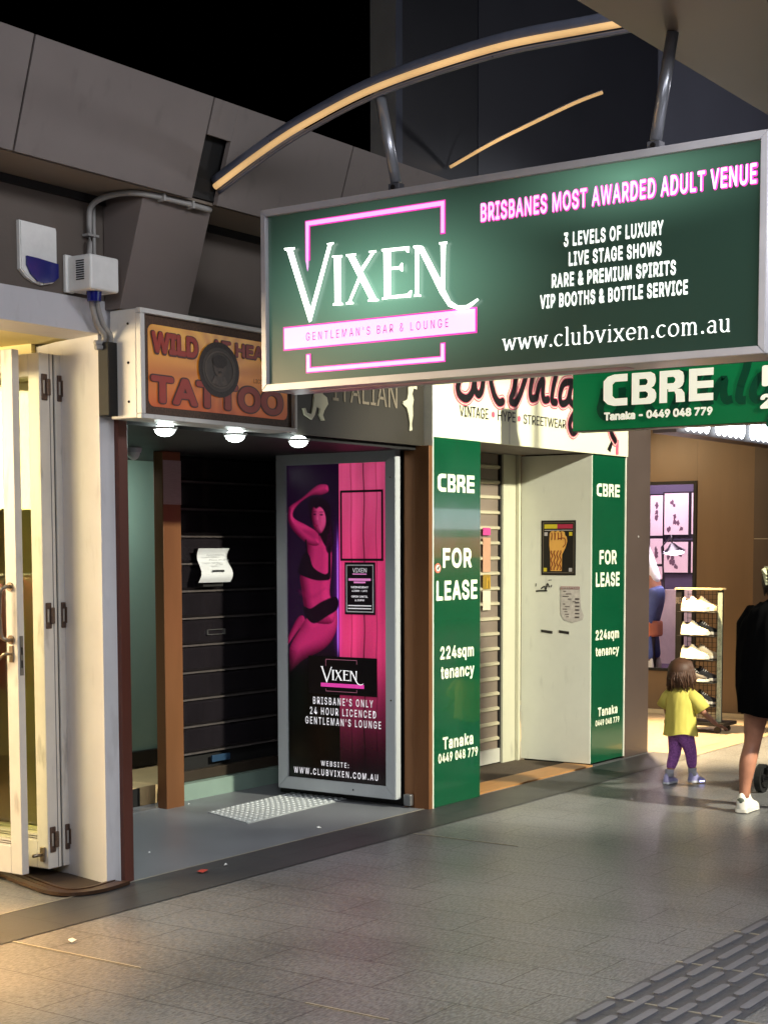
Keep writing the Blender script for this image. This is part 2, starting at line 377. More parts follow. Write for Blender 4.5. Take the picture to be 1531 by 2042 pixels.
box('shadow_gap', 0.2, 9.6, 5.925, 5.948, 3.572, 3.611, black_m, canopy)
prism('corbel', [(5.652, 3.608), (5.835, 3.04), (5.945, 3.04), (5.945, 3.608)], 'x', 5.99, 6.505, mat('corbel paint', (112, 102, 98), 0.6, 0, 0.05, 2), canopy, 0.004)
# ---- shared wall above the shops
wall_m = mat('taupe rendered wall', (94, 85, 79), 0.75, 0, 0.07, 2.5, 0.08, 90)
shop = thing('shop_building', 'taupe rendered upper wall of the shop row under the canopy', 'building', (7, 5.95, 0))
box('upper_wall', 0.2, 12.1, 5.95, 6.2, 3.086, 3.70, wall_m, shop)
box('lintel', 6.13, 12.1, 5.955, 6.2, 2.60, 3.085, wall_m, shop)
# left shop shell
pale_m = mat('pale painted wall', (198, 197, 202), 0.5, 0, 0.05, 2.5, dirt=0.12)
cream_in = mat('shop interior cream', (240, 226, 170), 0.7, 0, 0.05, 1.5)
ls = thing('lit_shop', 'pale open shopfront glowing warm yellow at the far left', 'shop', (4, 6, 0))
box('bulkhead', -3, 6.10, 5.945, 6.25, 2.915, 3.085, pale_m, ls)
box('ceiling', -3, 6.2, 6.25, 10.5, 2.93, 3.0, cream_in, ls)
box('interior_wall', 6.098, 6.128, 6.62, 10.5, 0, 2.93, cream_in, ls)
box('back_wall', -3, 6.2, 10.5, 10.6, 0, 2.93, cream_in, ls)
box('side_wall', -3.1, -3, 6, 10.5, 0, 2.93, cream_in, ls)
box('ceiling_panel', 4.4, 5.3, 8.2, 9.4, 2.90, 2.928, glow('shop ceiling panel', (255, 250, 240), 2.2), ls)
# clothes rail inside the lit shop (seen in the glass of the door leaves)
rail = thing('clothes_rail', 'steel clothes rail with coloured garments inside the lit shop', 'clothes rail', (3.4, 9.2, 0))
bm = bmesh.new()
for x in (2.5, 4.3): add_tube(bm, [(x, 9.2, 0.0), (x, 9.2, 1.6)], 0.015, 8)
add_tube(bm, [(2.5, 9.2, 1.6), (4.3, 9.2, 1.6)], 0.015, 8); mesh_obj('rail_frame', bm, mat('steel', (170, 170, 170), 0.3, 0.9), rail)
for i in range(11):
    c = [(200, 90, 80), (230, 220, 210), (90, 110, 150), (210, 170, 90), (60, 60, 65), (220, 130, 140)][i % 6]
    x = 2.65 + i * 0.15
    prism('garment', [(9.0, 1.5), (9.14, 1.58), (9.26, 1.58), (9.4, 1.5), (9.44, 1.2), (9.38, 0.75), (9.02, 0.75), (8.96, 1.2)], 'x', x, x + 0.05, mat('garment %d' % (i % 6), c, 0.9), rail, 0.01)
# white pillar
prism_pts = [(5.955, 5.962), (6.052, 5.952), (6.052, 6.03), (6.215, 6.62), (6.13, 6.62), (6.035, 6.34)]
pil = prism('pillar', prism_pts, 'z', 0.0, 2.914, mat('white pillar paint', (205, 205, 209), 0.45, 0, 0.05, 3, 0.05, 25, dirt=0.12))
tag(pil, 'scuffed white painted pillar beside the folded glass doors', 'pillar')
# brown posts
br1 = mat('dark red brown metal', (92, 48, 36), 0.5, 0.0, 0.15, 6, 0.05, 80, streak=(1, 1, 0.2), coat=0.2)
p = box('brown_post', 6.055, 6.125, 5.925, 6.03, 0, 2.50, br1, None, 0.004); tag(p, 'dark reddish brown post against the white pillar', 'post')
br2 = mat('bronze metal', (126, 84, 52), 0.40, 0.3, 0.10, 6, 0.05, 120, streak=(1, 1, 0.15))
c2 = thing('bronze_column', 'square bronze column beside the black roller shutter', 'column', (8.04, 7.42, 0))
boxes('column_body', [(7.95, 8.13, 7.37, 7.455, 0, 2.46)], br2, c2, 0.004)
box('column_upper_band', 7.952, 8.131, 7.367, 7.368, 2.10, 2.40, mat('grey upper band', (168, 150, 146), 0.5, 0, 0.1, 20, streak=(1, 1, 8)), c2)  # paler grey band over the column's upper part
j3 = thing('door_jamb', 'bronze door jamb between the poster door and the green lease panel', 'door jamb', (8.96, 5.95, 0))
box('jamb_face', 8.945, 8.988, 5.862, 5.985, 0, 2.49, br2, j3, 0.003)
box('jamb_rebate', 8.958, 8.988, 5.987, 6.075, 0, 2.48, br2, j3, 0.002)
box('bolt_keep', 8.905, 8.944, 5.99, 6.05, 0.02, 0.10, mat('worn steel', (150, 152, 155), 0.35, 0.8), j3, 0.008)

# ---- entry recess shell
rec = thing('entry_recess', 'black lined entrance recess behind the tattoo sign', 'entrance', (7.6, 6.8, 0))
dk = mat('black lining', (14, 14, 16), 0.55, 0, 0.2, 3)
box('recess_ceiling', 6.13, 9.46, 5.97, 8.4, 2.462, 2.50, dk, rec)
box('side_lining', 8.99, 9.04, 6.08, 7.20, 0.0, 2.46, dk, rec)
box('inner_lining', 9.44, 9.50, 6.9, 7.66, 0.0, 2.46, dk, rec)
box('left_lining', 6.13, 6.20, 6.03, 8.4, 0.0, 2.46, dk, rec)
teal = mat('teal painted wall', (130, 156, 143), 0.5, 0, 0.05, 2)
box('teal_wall', 6.2, 9.4, 8.32, 8.4, 0.265, 2.46, teal, rec)
box('skirting', 6.2, 9.4, 8.29, 8.318, 0.15, 0.262, dk, rec)
box('raised_floor', 6.2, 9.4, 7.625, 8.285, 0.0, 0.135, mat('tan vinyl floor', (190, 165, 122), 0.5, 0, 0.08, 3), rec)
box('step_riser', 6.2, 7.94, 7.615, 7.624, 0.0, 0.13, black_m, rec)
box('floor_strip', 6.5, 7.98, 7.44, 7.52, 0.004, 0.008, mat('metal floor strip', (170, 172, 178), 0.3, 0.7), rec)
# shutter
sh = thing('roller_shutter', 'glossy black slatted roller shutter closing the tattoo entrance', 'roller shutter', (8.78, 7.6, 0))
slat_m = mat('gloss black slat', (30, 27, 31), 0.12, 0.0, 0.2, 3, 0.02, 6, spec=0.8)
bm = bmesh.new(); z = 0.318; k = 0
while z < 2.46:
    pr = [(7.60, z + 0.012), (7.588, z + 0.03), (7.586, z + 0.165), (7.60, z + 0.186), (7.615, z + 0.186), (7.615, z + 0.012)]
    add_prism(bm, pr, 'x', 8.14, 9.43); z += 0.1955
mesh_obj('slat_curtain', bm, slat_m, sh)
bm = bmesh.new(); z = 0.318
while z < 2.46: add_box(bm, 8.14, 9.43, 7.576, 7.60, z - 0.004, z + 0.008); z += 0.1955
mesh_obj('slat_ridge', bm, mat('ridge highlight steel', (140, 132, 130), 0.25, 0.7, 0.2, 12), sh)  # highlights along the slats put into the ridges' paler colour
box('backing', 8.13, 9.44, 7.616, 7.622, 0.13, 2.46, black_m, sh)
box('bottom_rail', 8.14, 9.43, 7.565, 7.612, 0.125, 0.20, mat('brown anodised rail', (84, 74, 64), 0.35, 0.6), sh, 0.004)
box('shutter_lock', 8.66, 8.86, 7.57, 7.588, 0.235, 0.285, mat('blue lock plate', (52, 80, 110), 0.4, 0.4), sh, 0.004)
boxes('letter_slot', [(8.62, 8.82, 7.575, 7.586, 1.17, 1.175), (8.62, 8.82, 7.575, 7.586, 1.205, 1.21), (8.62, 8.63, 7.572, 7.585, 1.17, 1.21), (8.81, 8.82, 7.572, 7.585, 1.17, 1.21)], mat('steel', (170, 170, 170), 0.3, 0.9), sh)
sill = box('step_sill', 8.135, 9.43, 7.50, 7.605, 0.004, 0.122, mat('mint painted sill', (128, 150, 140), 0.45, 0, 0.06, 4)); tag(sill, 'pale mint painted step sill under the black shutter', 'step')
# paper notice on shutter
no = thing('paper_notice', 'curling white paper notice clipped to the black shutter', 'notice', (8.62, 7.5, 1.55))
bm = bmesh.new(); prev = None
for i in range(13):
    t = i / 12; zz = 1.80 - 0.245 * t; yy = 7.50 + 0.035 * math.sin(t * 6.0) ; xo = 0.02 * math.sin(t * 5)
    cur = [bm.verts.new((8.445 + xo + 0.01, yy, zz)), bm.verts.new((8.62 + xo, yy - 0.012, zz)), bm.verts.new((8.80 + xo * 0.4, yy + 0.006, zz))]
    if prev:
        for k in (0, 1): bm.faces.new((prev[k], prev[k + 1], cur[k + 1], cur[k]))
    prev = cur
mesh_obj('sheet', bm, mat('white paper', (206, 210, 214), 0.7, 0, 0.03), no, smooth=True)
grey_ink = mat('grey ink', (120, 124, 130), 0.8)
txt('Appointments', ('y', 7.485), 8.52, 8.71, 1.745, 0.014, grey_ink, no, 0.0)
txt('Please see ID to', ('y', 7.48), 8.51, 8.72, 1.712, 0.012, grey_ink, no, 0.03)
txt('enter', ('y', 7.48), 8.58, 8.66, 1.68, 0.012, grey_ink, no, 0.03)
decal('stamp', ('y', 7.455), [rect(8.55, 8.68, 1.63, 1.645)], mat('dark ink', (40, 42, 46), 0.7), no, 0.0)
boxes('clip', [(8.50, 8.74, 7.53, 7.575, 1.775, 1.80), (8.52, 8.74, 7.52, 7.575, 1.525, 1.56)], black_m, no)

# ---- downlights
dl = thing('downlight', 'lit round downlight under the sign nearest the white pillar', 'downlight', (6.42, 5.93, 2.46), group='downlights under the tattoo sign')
def dl_parts(root):
    x, y, z = root.location
    bm = bmesh.new(); bmesh.ops.create_cone(bm, cap_ends=True, segments=24, radius1=0.066, radius2=0.07, depth=0.014, matrix=Matrix.Translation((x, y, z - 0.006))); mesh_obj('rim', bm, mat('white rim', (220, 220, 220), 0.4), root)
    bm = bmesh.new(); add_ball(bm, (x, y, z - 0.014), 0.056, 0.056, 0.036, 20); mesh_obj('lens', bm, glow('downlight lens', (240, 255, 250), 14.0), root, smooth=True)
dl_parts(dl)
dup(dl, (7.01, 5.93, 2.46), 'lit round downlight under the tattoo sign, middle of the row', 'downlights under the tattoo sign')
dup(dl, (7.605, 5.93, 2.46), 'lit round downlight nearest the poster door', 'downlights under the tattoo sign')
for x in (6.42, 7.01, 7.605):
    lamp('downlight_beam', 'SPOT', (x, 5.99, 2.38), (x + 0.15, 6.45, 0), 24, (1.0, 1.0, 1.0), 0.05, spot=125, blend=0.7)
# dome camera
dc = thing('dome_camera', 'small white dome security camera at the top of the teal passage', 'security camera', (7.60, 7.3, 2.46))
bm = bmesh.new(); bmesh.ops.create_cone(bm, cap_ends=True, segments=20, radius1=0.05, radius2=0.055, depth=0.03, matrix=Matrix.Translation((7.60, 7.3, 2.445))); mesh_obj('base', bm, pale_m, dc)
bm = bmesh.new(); add_ball(bm, (7.60, 7.3, 2.43), 0.042, 0.042, 0.05); mesh_obj('dome', bm, mat('white plastic', (228, 228, 226), 0.35), dc, smooth=True)

# ---- black fascia with dancers, behind the tattoo sign
bf = thing('black_fascia', 'black fascia board with pale dancer silhouettes above the poster door', 'shop sign', (7.6, 5.93, 2.49))
box('board', 6.13, 8.984, 5.93, 5.954, 2.49, 3.10, mat('black brown board', (46, 42, 34), 0.5, 0, 0.1), bf)
DANCE = {'d1': [(7.756, 2.783), (7.834, 2.789), (7.838, 2.749), (7.879, 2.732), (7.892, 2.693), (7.851, 2.649), (7.837, 2.621), (7.855, 2.589), (7.828, 2.586), (7.799, 2.619), (7.81, 2.66), (7.777, 2.671), (7.754, 2.616), (7.725, 2.585), (7.655, 2.609), (7.634, 2.648), (7.66, 2.652), (7.677, 2.624), (7.721, 2.619), (7.739, 2.668), (7.749, 2.722)], 'd2': [(8.78, 2.888), (8.886, 2.885), (8.881, 2.86), (8.846, 2.864), (8.828, 2.826), (8.846, 2.791), (8.833, 2.746), (8.838, 2.688), (8.822, 2.629), (8.827, 2.586), (8.795, 2.581), (8.801, 2.628), (8.785, 2.685), (8.767, 2.727), (8.718, 2.753), (8.723, 2.77), (8.767, 2.785), (8.78, 2.83)]}
pale_sil = mat('pale cut out', (196, 192, 168), 0.5)
for k_ in DANCE.values():
    bm = bmesh.new(); add_prism(bm, k_, 'y', 5.918, 5.928); mesh_obj('dancer_silhouette', bm, pale_sil, bf)
txt('ITALIAN', ('y', 5.929), 7.95, 8.66, 2.72, 0.16, mat('dull grey lettering', (122, 112, 96), 0.5), bf, 0.004, 0.0, name='lettering')

# ---- tattoo sign box
ts = thing('tattoo_sign', 'dim orange and yellow tattoo shop sign in a white cabinet', 'shop sign', (6.65, 5.7, 2.47))
wht = mat('white sign cabinet', (216, 214, 210), 0.4, 0, 0.04, 4, dirt=0.2)
boxes('cabinet', [(6.0, 7.30, 5.735, 5.92, 2.475, 3.035)], wht, ts, 0.006)
boxes('frame', [(5.998, 7.302, 5.70, 5.733, 2.473, 2.497), (5.998, 7.302, 5.70, 5.733, 3.012, 3.037), (5.998, 6.03, 5.70, 5.733, 2.498, 3.011), (7.277, 7.302, 5.70, 5.733, 2.498, 3.011)], wht, ts, 0.003)
sp = ('y', 5.725)
brd = mat('brown bead border', (84, 62, 48), 0.6, 0, 0.5, 90)
decal('border', sp, [rect(6.03, 7.277, 2.498, 3.011)], brd, ts, 0.0)
# sunburst face
face_m = bpy.data.materials.new('sunburst face'); face_m.use_nodes = True; nt = face_m.node_tree; b_ = nt.nodes['Principled BSDF']; b_.inputs['Roughness'].default_value = 0.3
tc = nt.nodes.new('ShaderNodeTexCoord'); sx = nt.nodes.new('ShaderNodeSeparateXYZ'); nt.links.new(tc.outputs['Object'], sx.inputs[0])
def mth(op, a, b=None):
    n = nt.nodes.new('ShaderNodeMath'); n.operation = op
    for i, v in enumerate((a, b)):
        if v is None: continue
        if isinstance(v, (int, float)): n.inputs[i].default_value = v
        else: nt.links.new(v, n.inputs[i])
    return n.outputs[0]
ang = mth('ARCTAN2', mth('SUBTRACT', sx.outputs[2], 2.76), mth('SUBTRACT', sx.outputs[0], 6.63))
ray_ = mth('SINE', mth('MULTIPLY', ang, 16.0))
vert = mth('MULTIPLY', mth('SUBTRACT', sx.outputs[2], 2.5), 2.0)
cr = nt.nodes.new('ShaderNodeValToRGB'); cr.color_ramp.elements[0].color = rgb((196, 78, 26)); cr.color_ramp.elements[1].color = rgb((220, 160, 40)); nt.links.new(vert, cr.inputs[0])
mx = nt.nodes.new('ShaderNodeMixRGB'); mx.blend_type = 'MULTIPLY'; mx.inputs[2].default_value = (0.80, 0.66, 0.45, 1); nt.links.new(mth('MULTIPLY', mth('ADD', ray_, 1.0), 0.45), mx.inputs[0]); nt.links.new(cr.outputs[0], mx.inputs[1]); nt.links.new(mx.outputs[0], b_.inputs['Base Color']); nt.links.new(mx.outputs[0], b_.inputs['Emission Color']); b_.inputs['Emission Strength'].default_value = 0.2  # faint emission added to lift the muted face colours
def rrect(u0, u1, v0, v1, r, n=5):
    o = []
    for cx, cy, a in ((u1 - r, v1 - r, 0), (u0 + r, v1 - r, 90), (u0 + r, v0 + r, 180), (u1 - r, v0 + r, 270)):
        for i in range(n + 1):
            t = math.radians(a + 90 * i / n); o.append((cx + r * math.cos(t), cy + r * math.sin(t)))
    return o
decal('face', sp, [rrect(6.075, 7.235, 2.54, 2.965, 0.04)], face_m, ts, 0.002)
red_m = mat('brick red lettering', (166, 44, 26), 0.4); dkred = mat('dark outline', (84, 34, 24), 0.4)
txt('WILD', sp, 6.09, 6.47, 2.81, 0.125, dkred, ts, 0.004, 0.075); txt('WILD', sp, 6.10, 6.46, 2.82, 0.11, red_m, ts, 0.006, 0.045)
txt('AT HEART', sp, 6.56, 7.18, 2.855, 0.085, dkred, ts, 0.004, 0.06); txt('AT HEART', sp, 6.57, 7.17, 2.862, 0.073, red_m, ts, 0.006, 0.035)
txt('TATTOO', sp, 6.08, 7.20, 2.555, 0.155, dkred, ts, 0.004, 0.06); txt('TATTOO', sp, 6.09, 7.19, 2.562, 0.14, red_m, ts, 0.006, 0.035)
decal('medallion', sp, [disc(6.63, 2.775, 0.17, 0.15, 32)], mat('dark bead ring', (58, 48, 44), 0.5, 0, 0.5, 90), ts, 0.008)
decal('medallion_face', sp, [disc(6.63, 2.775, 0.14, 0.12, 32)], mat('grey medallion', (84, 76, 70), 0.5, 0, 0.3, 14), ts, 0.010)
decal('medallion_ring', sp, ribbon(disc(6.63, 2.775, 0.118, 0.098, 28) + [disc(6.63, 2.775, 0.118, 0.098, 28)[0]], 0.008, 1, False), mat('pale medallion mark', (112, 100, 90), 0.5), ts, 0.012)
decal('medallion_portrait', sp, [disc(6.63, 2.79, 0.052, 0.052), [(6.56, 2.70), (6.59, 2.74), (6.67, 2.74), (6.70, 2.70), (6.63, 2.685)]], mat('dim portrait', (104, 92, 84), 0.5, 0, 0.4, 40), ts, 0.013)
decal('medallion_hair', sp, [disc(6.63, 2.82, 0.060, 0.034), disc(6.61, 2.79, 0.010, 0.006), disc(6.65, 2.79, 0.010, 0.006), disc(6.63, 2.762, 0.016, 0.006)], mat('dark bead ring', (58, 48, 44), 0.5, 0, 0.5, 90), ts, 0.015)
txt('LICENSED', sp, 6.93, 7.10, 2.73, 0.022, dkred, ts, 0.004)
bm = bmesh.new()
for zz in (2.56, 2.76, 2.96): add_ball(bm, (5.999, 5.79, zz), 0.007, seg=8)
mesh_obj('screw', bm, mat('dark screw', (40, 36, 34), 0.4, 0.6), ts)
# ---- boxes and pipes on the left wall
sr = thing('alarm_box', 'white alarm bell box with dark blue lower lens on the taupe wall', 'alarm', (5.52, 5.94, 3.1))
bm = bmesh.new(); add_prism(bm, [(5.398, 3.405), (5.638, 3.40), (5.642, 3.385), (5.642, 3.15), (5.61, 3.125), (5.545, 3.108), (5.49, 3.115), (5.44, 3.135), (5.398, 3.17)], 'y', 5.922, 5.948); bmesh.ops.bevel(bm, geom=[e for e in bm.edges if all(abs(v.co.y - 5.922) < 1e-4 for v in e.verts) and len(e.link_faces) == 2 and abs(e.link_faces[0].normal.y - e.link_faces[1].normal.y) > .1], offset=0.006, segments=2, affect='EDGES'); mesh_obj('cover', bm, mat('white plastic', (228, 228, 226), 0.35), sr)
bm = bmesh.new(); add_prism(bm, [(5.43, 3.235), (5.50, 3.233), (5.637, 3.222), (5.637, 3.155), (5.605, 3.13), (5.545, 3.115), (5.50, 3.12), (5.455, 3.15), (5.43, 3.19)], 'y', 5.910, 5.9215); mesh_obj('lens', bm, mat('navy lens', (26, 30, 110), 0.15, 0, 0.1), sr)
si = thing('siren_box', 'white louvred siren box with a blue strobe underneath', 'siren', (5.70, 5.8, 3.08))
box('housing', 5.715, 5.917, 5.765, 5.945, 3.10, 3.275, mat('white plastic', (228, 228, 226), 0.35), si, 0.012)
box('back_plate', 5.700, 5.76, 5.925, 5.946, 3.095, 3.282, mat('white plastic', (228, 228, 226), 0.35), si, 0.004)
boxes('louvre', [(5.711, 5.7145, 5.81, 5.865, 3.15 + i * 0.0115, 3.1555 + i * 0.0115) for i in range(9)], black_m, si)
bm = bmesh.new(); bmesh.ops.create_cone(bm, cap_ends=True, segments=20, radius1=0.034, radius2=0.04, depth=0.05, matrix=Matrix.Translation((5.80, 5.83, 3.076))); mesh_obj('strobe', bm, mat('navy lens', (26, 30, 110), 0.15, 0, 0.1), si, smooth=False)
cond_m = mat('grey conduit', (150, 148, 146), 0.5, 0, 0.1, 10)
co = thing('conduit', 'pair of grey pipes running up from the siren box and along the canopy', 'conduit', (5.93, 5.9, 3.1))
tube('pipe', smooth_path([(5.86, 5.915, 3.24), (5.86, 5.915, 3.45), (5.865, 5.90, 3.55), (5.90, 5.80, 3.594), (5.95, 5.66, 3.596), (6.15, 5.625, 3.596), (6.46, 5.622, 3.594)], 5), 0.015, cond_m, co)
tube('pipe', [(5.895, 5.918, 3.2), (5.895, 5.918, 3.57)], 0.010, cond_m, co)
tube('pipe', smooth_path([(5.80, 5.86, 3.10), (5.83, 5.87, 3.02), (5.88, 5.89, 2.95), (5.94, 5.90, 2.90), (5.945, 5.92, 2.868), (5.90, 5.93, 2.862)], 5), 0.014, cond_m, co)
tube('pipe', smooth_path([(5.84, 5.86, 3.10), (5.87, 5.87, 3.02), (5.92, 5.885, 2.95), (5.975, 5.89, 2.90), (5.975, 5.91, 2.85), (5.90, 5.925, 2.838)], 5), 0.014, cond_m, co)
boxes('pipe_clip', [(6.08, 6.095, 5.60, 5.645, 3.575, 3.612), (6.30, 6.315, 5.60, 5.645, 3.575, 3.612), (5.838, 5.915, 5.90, 5.945, 3.395, 3.407)], cond_m, co)
bp_ = box('black_post', 5.935, 6.045, 5.87, 5.945, 2.49, 2.868, black_m, None, 0.004); tag(bp_, 'short black casing beside the white end of the tattoo sign', 'casing')

# ---- folding glass doors of the left shop
leaf_m = mat('white aluminium leaf', (206, 202, 196), 0.4, 0, 0.06, 6, dirt=0.35)
gl = glass('door glass', (0.93, 0.95, 0.86), 0.015)
rust = mat('worn catch plate', (92, 74, 66), 0.5, 0.5, 0.35, 60)
def leaf(x0, x1, y0, label, first=False):
    t = thing('folding_door', label, 'folding door', (x0, y0, 0.06), group='folded glass door leaves')
    y1 = y0 + 0.82; z0, z1 = 0.06, 2.84
    boxes('frame', [(x0, x1, y0, y0 + 0.085, z0, z1), (x0, x1, y1 - 0.085, y1, z0, z1), (x0, x1, y0 + 0.086, y1 - 0.086, z0, z0 + 0.15), (x0, x1, y0 + 0.086, y1 - 0.086, z1 - 0.12, z1)], leaf_m, t, 0.003)
    xm = (x0 + x1) / 2
    boxes('glazing_bead', [(x0 + 0.006, x1 - 0.006, y0 + 0.086, y1 - 0.086, z0 + 0.151 + i * 0.012, z0 + 0.156 + i * 0.012) for i in range(3)] , leaf_m, t)
    box('glass_pane', xm - 0.004, xm + 0.004, y0 + 0.086, y1 - 0.086, z0 + 0.19, z1 - 0.122, gl, t)
    return t
l1 = leaf(5.69, 5.738, 6.325, 'nearest folding glass door leaf with a steel pull handle')
steel = mat('brushed steel', (150, 138, 122), 0.3, 0.9, 0.15, 20)
ph = tube('pull_handle', smooth_path([(5.69, 6.372, 1.60), (5.655, 6.372, 1.60), (5.632, 6.385, 1.575), (5.630, 6.39, 1.46), (5.632, 6.385, 1.345), (5.655, 6.372, 1.32), (5.69, 6.372, 1.32)], 5), 0.011, steel, l1)
bm = bmesh.new()
for z in (1.60, 1.32): bmesh.ops.create_cone(bm, cap_ends=True, segments=18, radius1=0.024, radius2=0.024, depth=0.008, matrix=Matrix.Translation((5.686, 6.372, z)) @ Matrix.Rotation(math.pi / 2, 4, 'Y'))
mesh_obj('handle_rose', bm, steel, l1)
tube('lever_handle', smooth_path([(5.688, 6.37, 1.245), (5.655, 6.37, 1.245), (5.645, 6.385, 1.243), (5.645, 6.44, 1.20), (5.645, 6.47, 1.17)], 5), 0.008, steel, l1)
box('lock_plate', 5.682, 5.689, 6.355, 6.385, 1.20, 1.29, steel, l1, 0.002)
boxes('latch_plate', [(5.703, 5.725, 6.320, 6.3245, 1.13, 1.34)], mat('grey latch', (120, 120, 122), 0.35, 0.8), l1, 0.001)
boxes('latch_hole', [(5.709, 5.719, 6.318, 6.3198, 1.17, 1.21), (5.709, 5.719, 6.318, 6.3198, 1.24, 1.28)], black_m, l1)
def stack_leaf(x0, x1, label, lt):
    t = leaf(x0, x1, 6.325, label)
    for z in (0.22, 1.44, 2.66):
        r = boxes('catch', [(x0 + 0.012, x0 + 0.05, 6.3145, 6.3245, z - 0.07, z + 0.07)], rust, t, 0.004)
        boxes('catch_lever', [(x0 + 0.034, x0 + 0.062, 6.300, 6.3145, z - 0.045, z + 0.045)], mat('catch metal', (104, 88, 80), 0.4, 0.6, 0.3, 40), r, 0.006)
        boxes('catch_tongue', [(x0 + 0.016, x0 + 0.028, 6.310, 6.3144, z - 0.035, z + 0.035)], mat('pale catch', (170, 168, 166), 0.4, 0.4), r, 0.002)
    boxes('rebate_groove', [(x0 + 0.070, x0 + 0.074, 6.3225, 6.3247, 0.06, 2.84)], mat('grey groove', (110, 108, 110), 0.6), t)
    return t
l2 = stack_leaf(5.878, 5.975, 'stacked door leaf with worn catches, between the handled leaf and the innermost leaf', 0)
l3 = stack_leaf(5.99, 6.085, 'innermost stacked door leaf touching the white pillar', 0)
box('dark_gap_slab', 5.976, 5.989, 6.335, 6.40, 0.06, 2.84, black_m, l3)  # black slab standing for the shade in the gap between leaves
tube('floor_bolt', [(5.80, 6.36, 0.14), (5.875, 6.36, 0.14)], 0.010, steel, l2); box('bolt_bracket', 5.862, 5.877, 6.345, 6.375, 0.10, 0.18, steel, l2, 0.002)
# curved threshold track
bm = bmesh.new(); cp = smooth_path([(5.95, 7.6, 0.0), (5.86, 6.85, 0.0), (5.70, 6.32, 0.0), (5.63, 6.06, 0.0), (5.66, 5.92, 0.0), (5.80, 5.86, 0.0), (6.02, 5.88, 0.0)], 8)
for off, w, h in ((0.0, 0.022, 0.018), (0.055, 0.014, 0.012), (0.085, 0.010, 0.016)):
    pr = None
    for i, p in enumerate(cp):
        t = (cp[min(i + 1, len(cp) - 1)] - cp[max(i - 1, 0)]).normalized(); s = Vector((-t.y, t.x, 0)); c = p + s * off
        cur = [bm.verts.new(c - s * w + Vector((0, 0, 0.008))), bm.verts.new(c - s * w + Vector((0, 0, 0.008 + h))), bm.verts.new(c + s * w + Vector((0, 0, 0.008 + h))), bm.verts.new(c + s * w + Vector((0, 0, 0.008)))]
        if pr:
            for k in range(4): bm.faces.new((pr[k], pr[(k + 1) % 4], cur[(k + 1) % 4], cur[k]))
        pr = cur
tr = mesh_obj('door_track', bm, mat('brown track', (70, 48, 32), 0.4, 0.3, 0.2, 20)); tag(tr, 'curved brown floor track at the foot of the folded doors', 'door track')
bm = bmesh.new(); vs = [bm.verts.new((p.x + 0.02, p.y, 0.0095)) for p in cp] + [bm.verts.new((6.02, 7.6, 0.0095))]
bmesh.ops.triangle_fill(bm, edges=[bm.edges.new((vs[i], vs[(i + 1) % len(vs)])) for i in range(len(vs))]); struct(mesh_obj('threshold_floor', bm, mat('dark threshold', (58, 44, 34), 0.7)))

# ---- open door with the poster
pd = thing('poster_door', 'open silver framed door with a tall pink and black poster', 'poster door', (8.9, 6.6, 0.05))
sil = mat('silver door frame', (188, 194, 198), 0.38, 0.15, 0.06, 4, streak=(1, 1, 0.2))
DX = 8.88; PX = ('x', DX)
def mitre(u0, u1, v0, v1, w, x0, x1):
    bm = bmesh.new()
    add_prism(bm, [(u0, v0), (u1, v0), (u1 - w, v0 + w), (u0 + w, v0 + w)], 'x', x0, x1); add_prism(bm, [(u0, v1), (u1, v1), (u1 - w, v1 - w), (u0 + w, v1 - w)], 'x', x0, x1)
    add_prism(bm, [(u0, v0 + .001), (u0 + w - .001, v0 + w), (u0 + w - .001, v1 - w), (u0, v1 - .001)], 'x', x0, x1); add_prism(bm, [(u1, v0 + .001), (u1 - w + .001, v0 + w), (u1 - w + .001, v1 - w), (u1, v1 - .001)], 'x', x0, x1)
    return bm
bm = mitre(6.085, 7.125, 0.06, 2.475, 0.088, DX - 0.012, DX + 0.05); bmesh.ops.bevel(bm, geom=list(bm.edges), offset=0.004, segments=2, affect='EDGES'); mesh_obj('frame', bm, sil, pd)
box('door_slab', DX + 0.012, DX + 0.048, 6.175, 7.035, 0.15, 2.385, dk, pd)
FIG = {'arm2': [(6.953, 1.296), (6.894, 1.317), (6.877, 1.251), (6.937, 1.216), (7.037, 1.105), (7.036, 1.159)], 'thigh': [(6.852, 1.325), (6.619, 1.396), (6.58, 1.304), (6.604, 1.185), (6.703, 1.076), (6.888, 0.989), (7.039, 0.889), (7.037, 1.078), (6.937, 1.229)], 'torso': [(6.864, 1.843), (6.764, 1.895), (6.681, 1.881), (6.632, 1.815), (6.634, 1.632), (6.648, 1.474), (6.599, 1.396), (6.636, 1.263), (6.835, 1.272), (6.893, 1.364), (6.918, 1.497), (6.933, 1.603), (6.89, 1.71)],
       'arm_up': [(7.014, 2.109), (6.912, 2.161), (6.777, 2.247), (6.695, 2.258), (6.659, 2.239), (6.659, 2.188), (6.728, 2.163), (6.82, 2.159), (6.929, 2.101), (6.972, 2.029), (6.863, 1.975), (6.78, 1.934), (6.744, 1.895), (6.744, 1.816), (6.848, 1.816), (6.982, 1.91), (7.034, 1.99), (7.034, 2.07)]}
FIGD = {'hair': [(6.837, 2.133), (6.778, 2.158), (6.704, 2.13), (6.66, 2.051), (6.632, 1.92), (6.632, 1.815), (6.682, 1.802), (6.731, 1.868), (6.763, 1.934), (6.821, 1.987), (6.837, 2.054)]}
FACE = [(6.815, 2.099), (6.762, 2.129), (6.704, 2.097), (6.673, 2.045), (6.674, 1.973), (6.714, 1.914), (6.744, 1.91), (6.78, 1.921), (6.806, 1.961), (6.822, 2.027)]
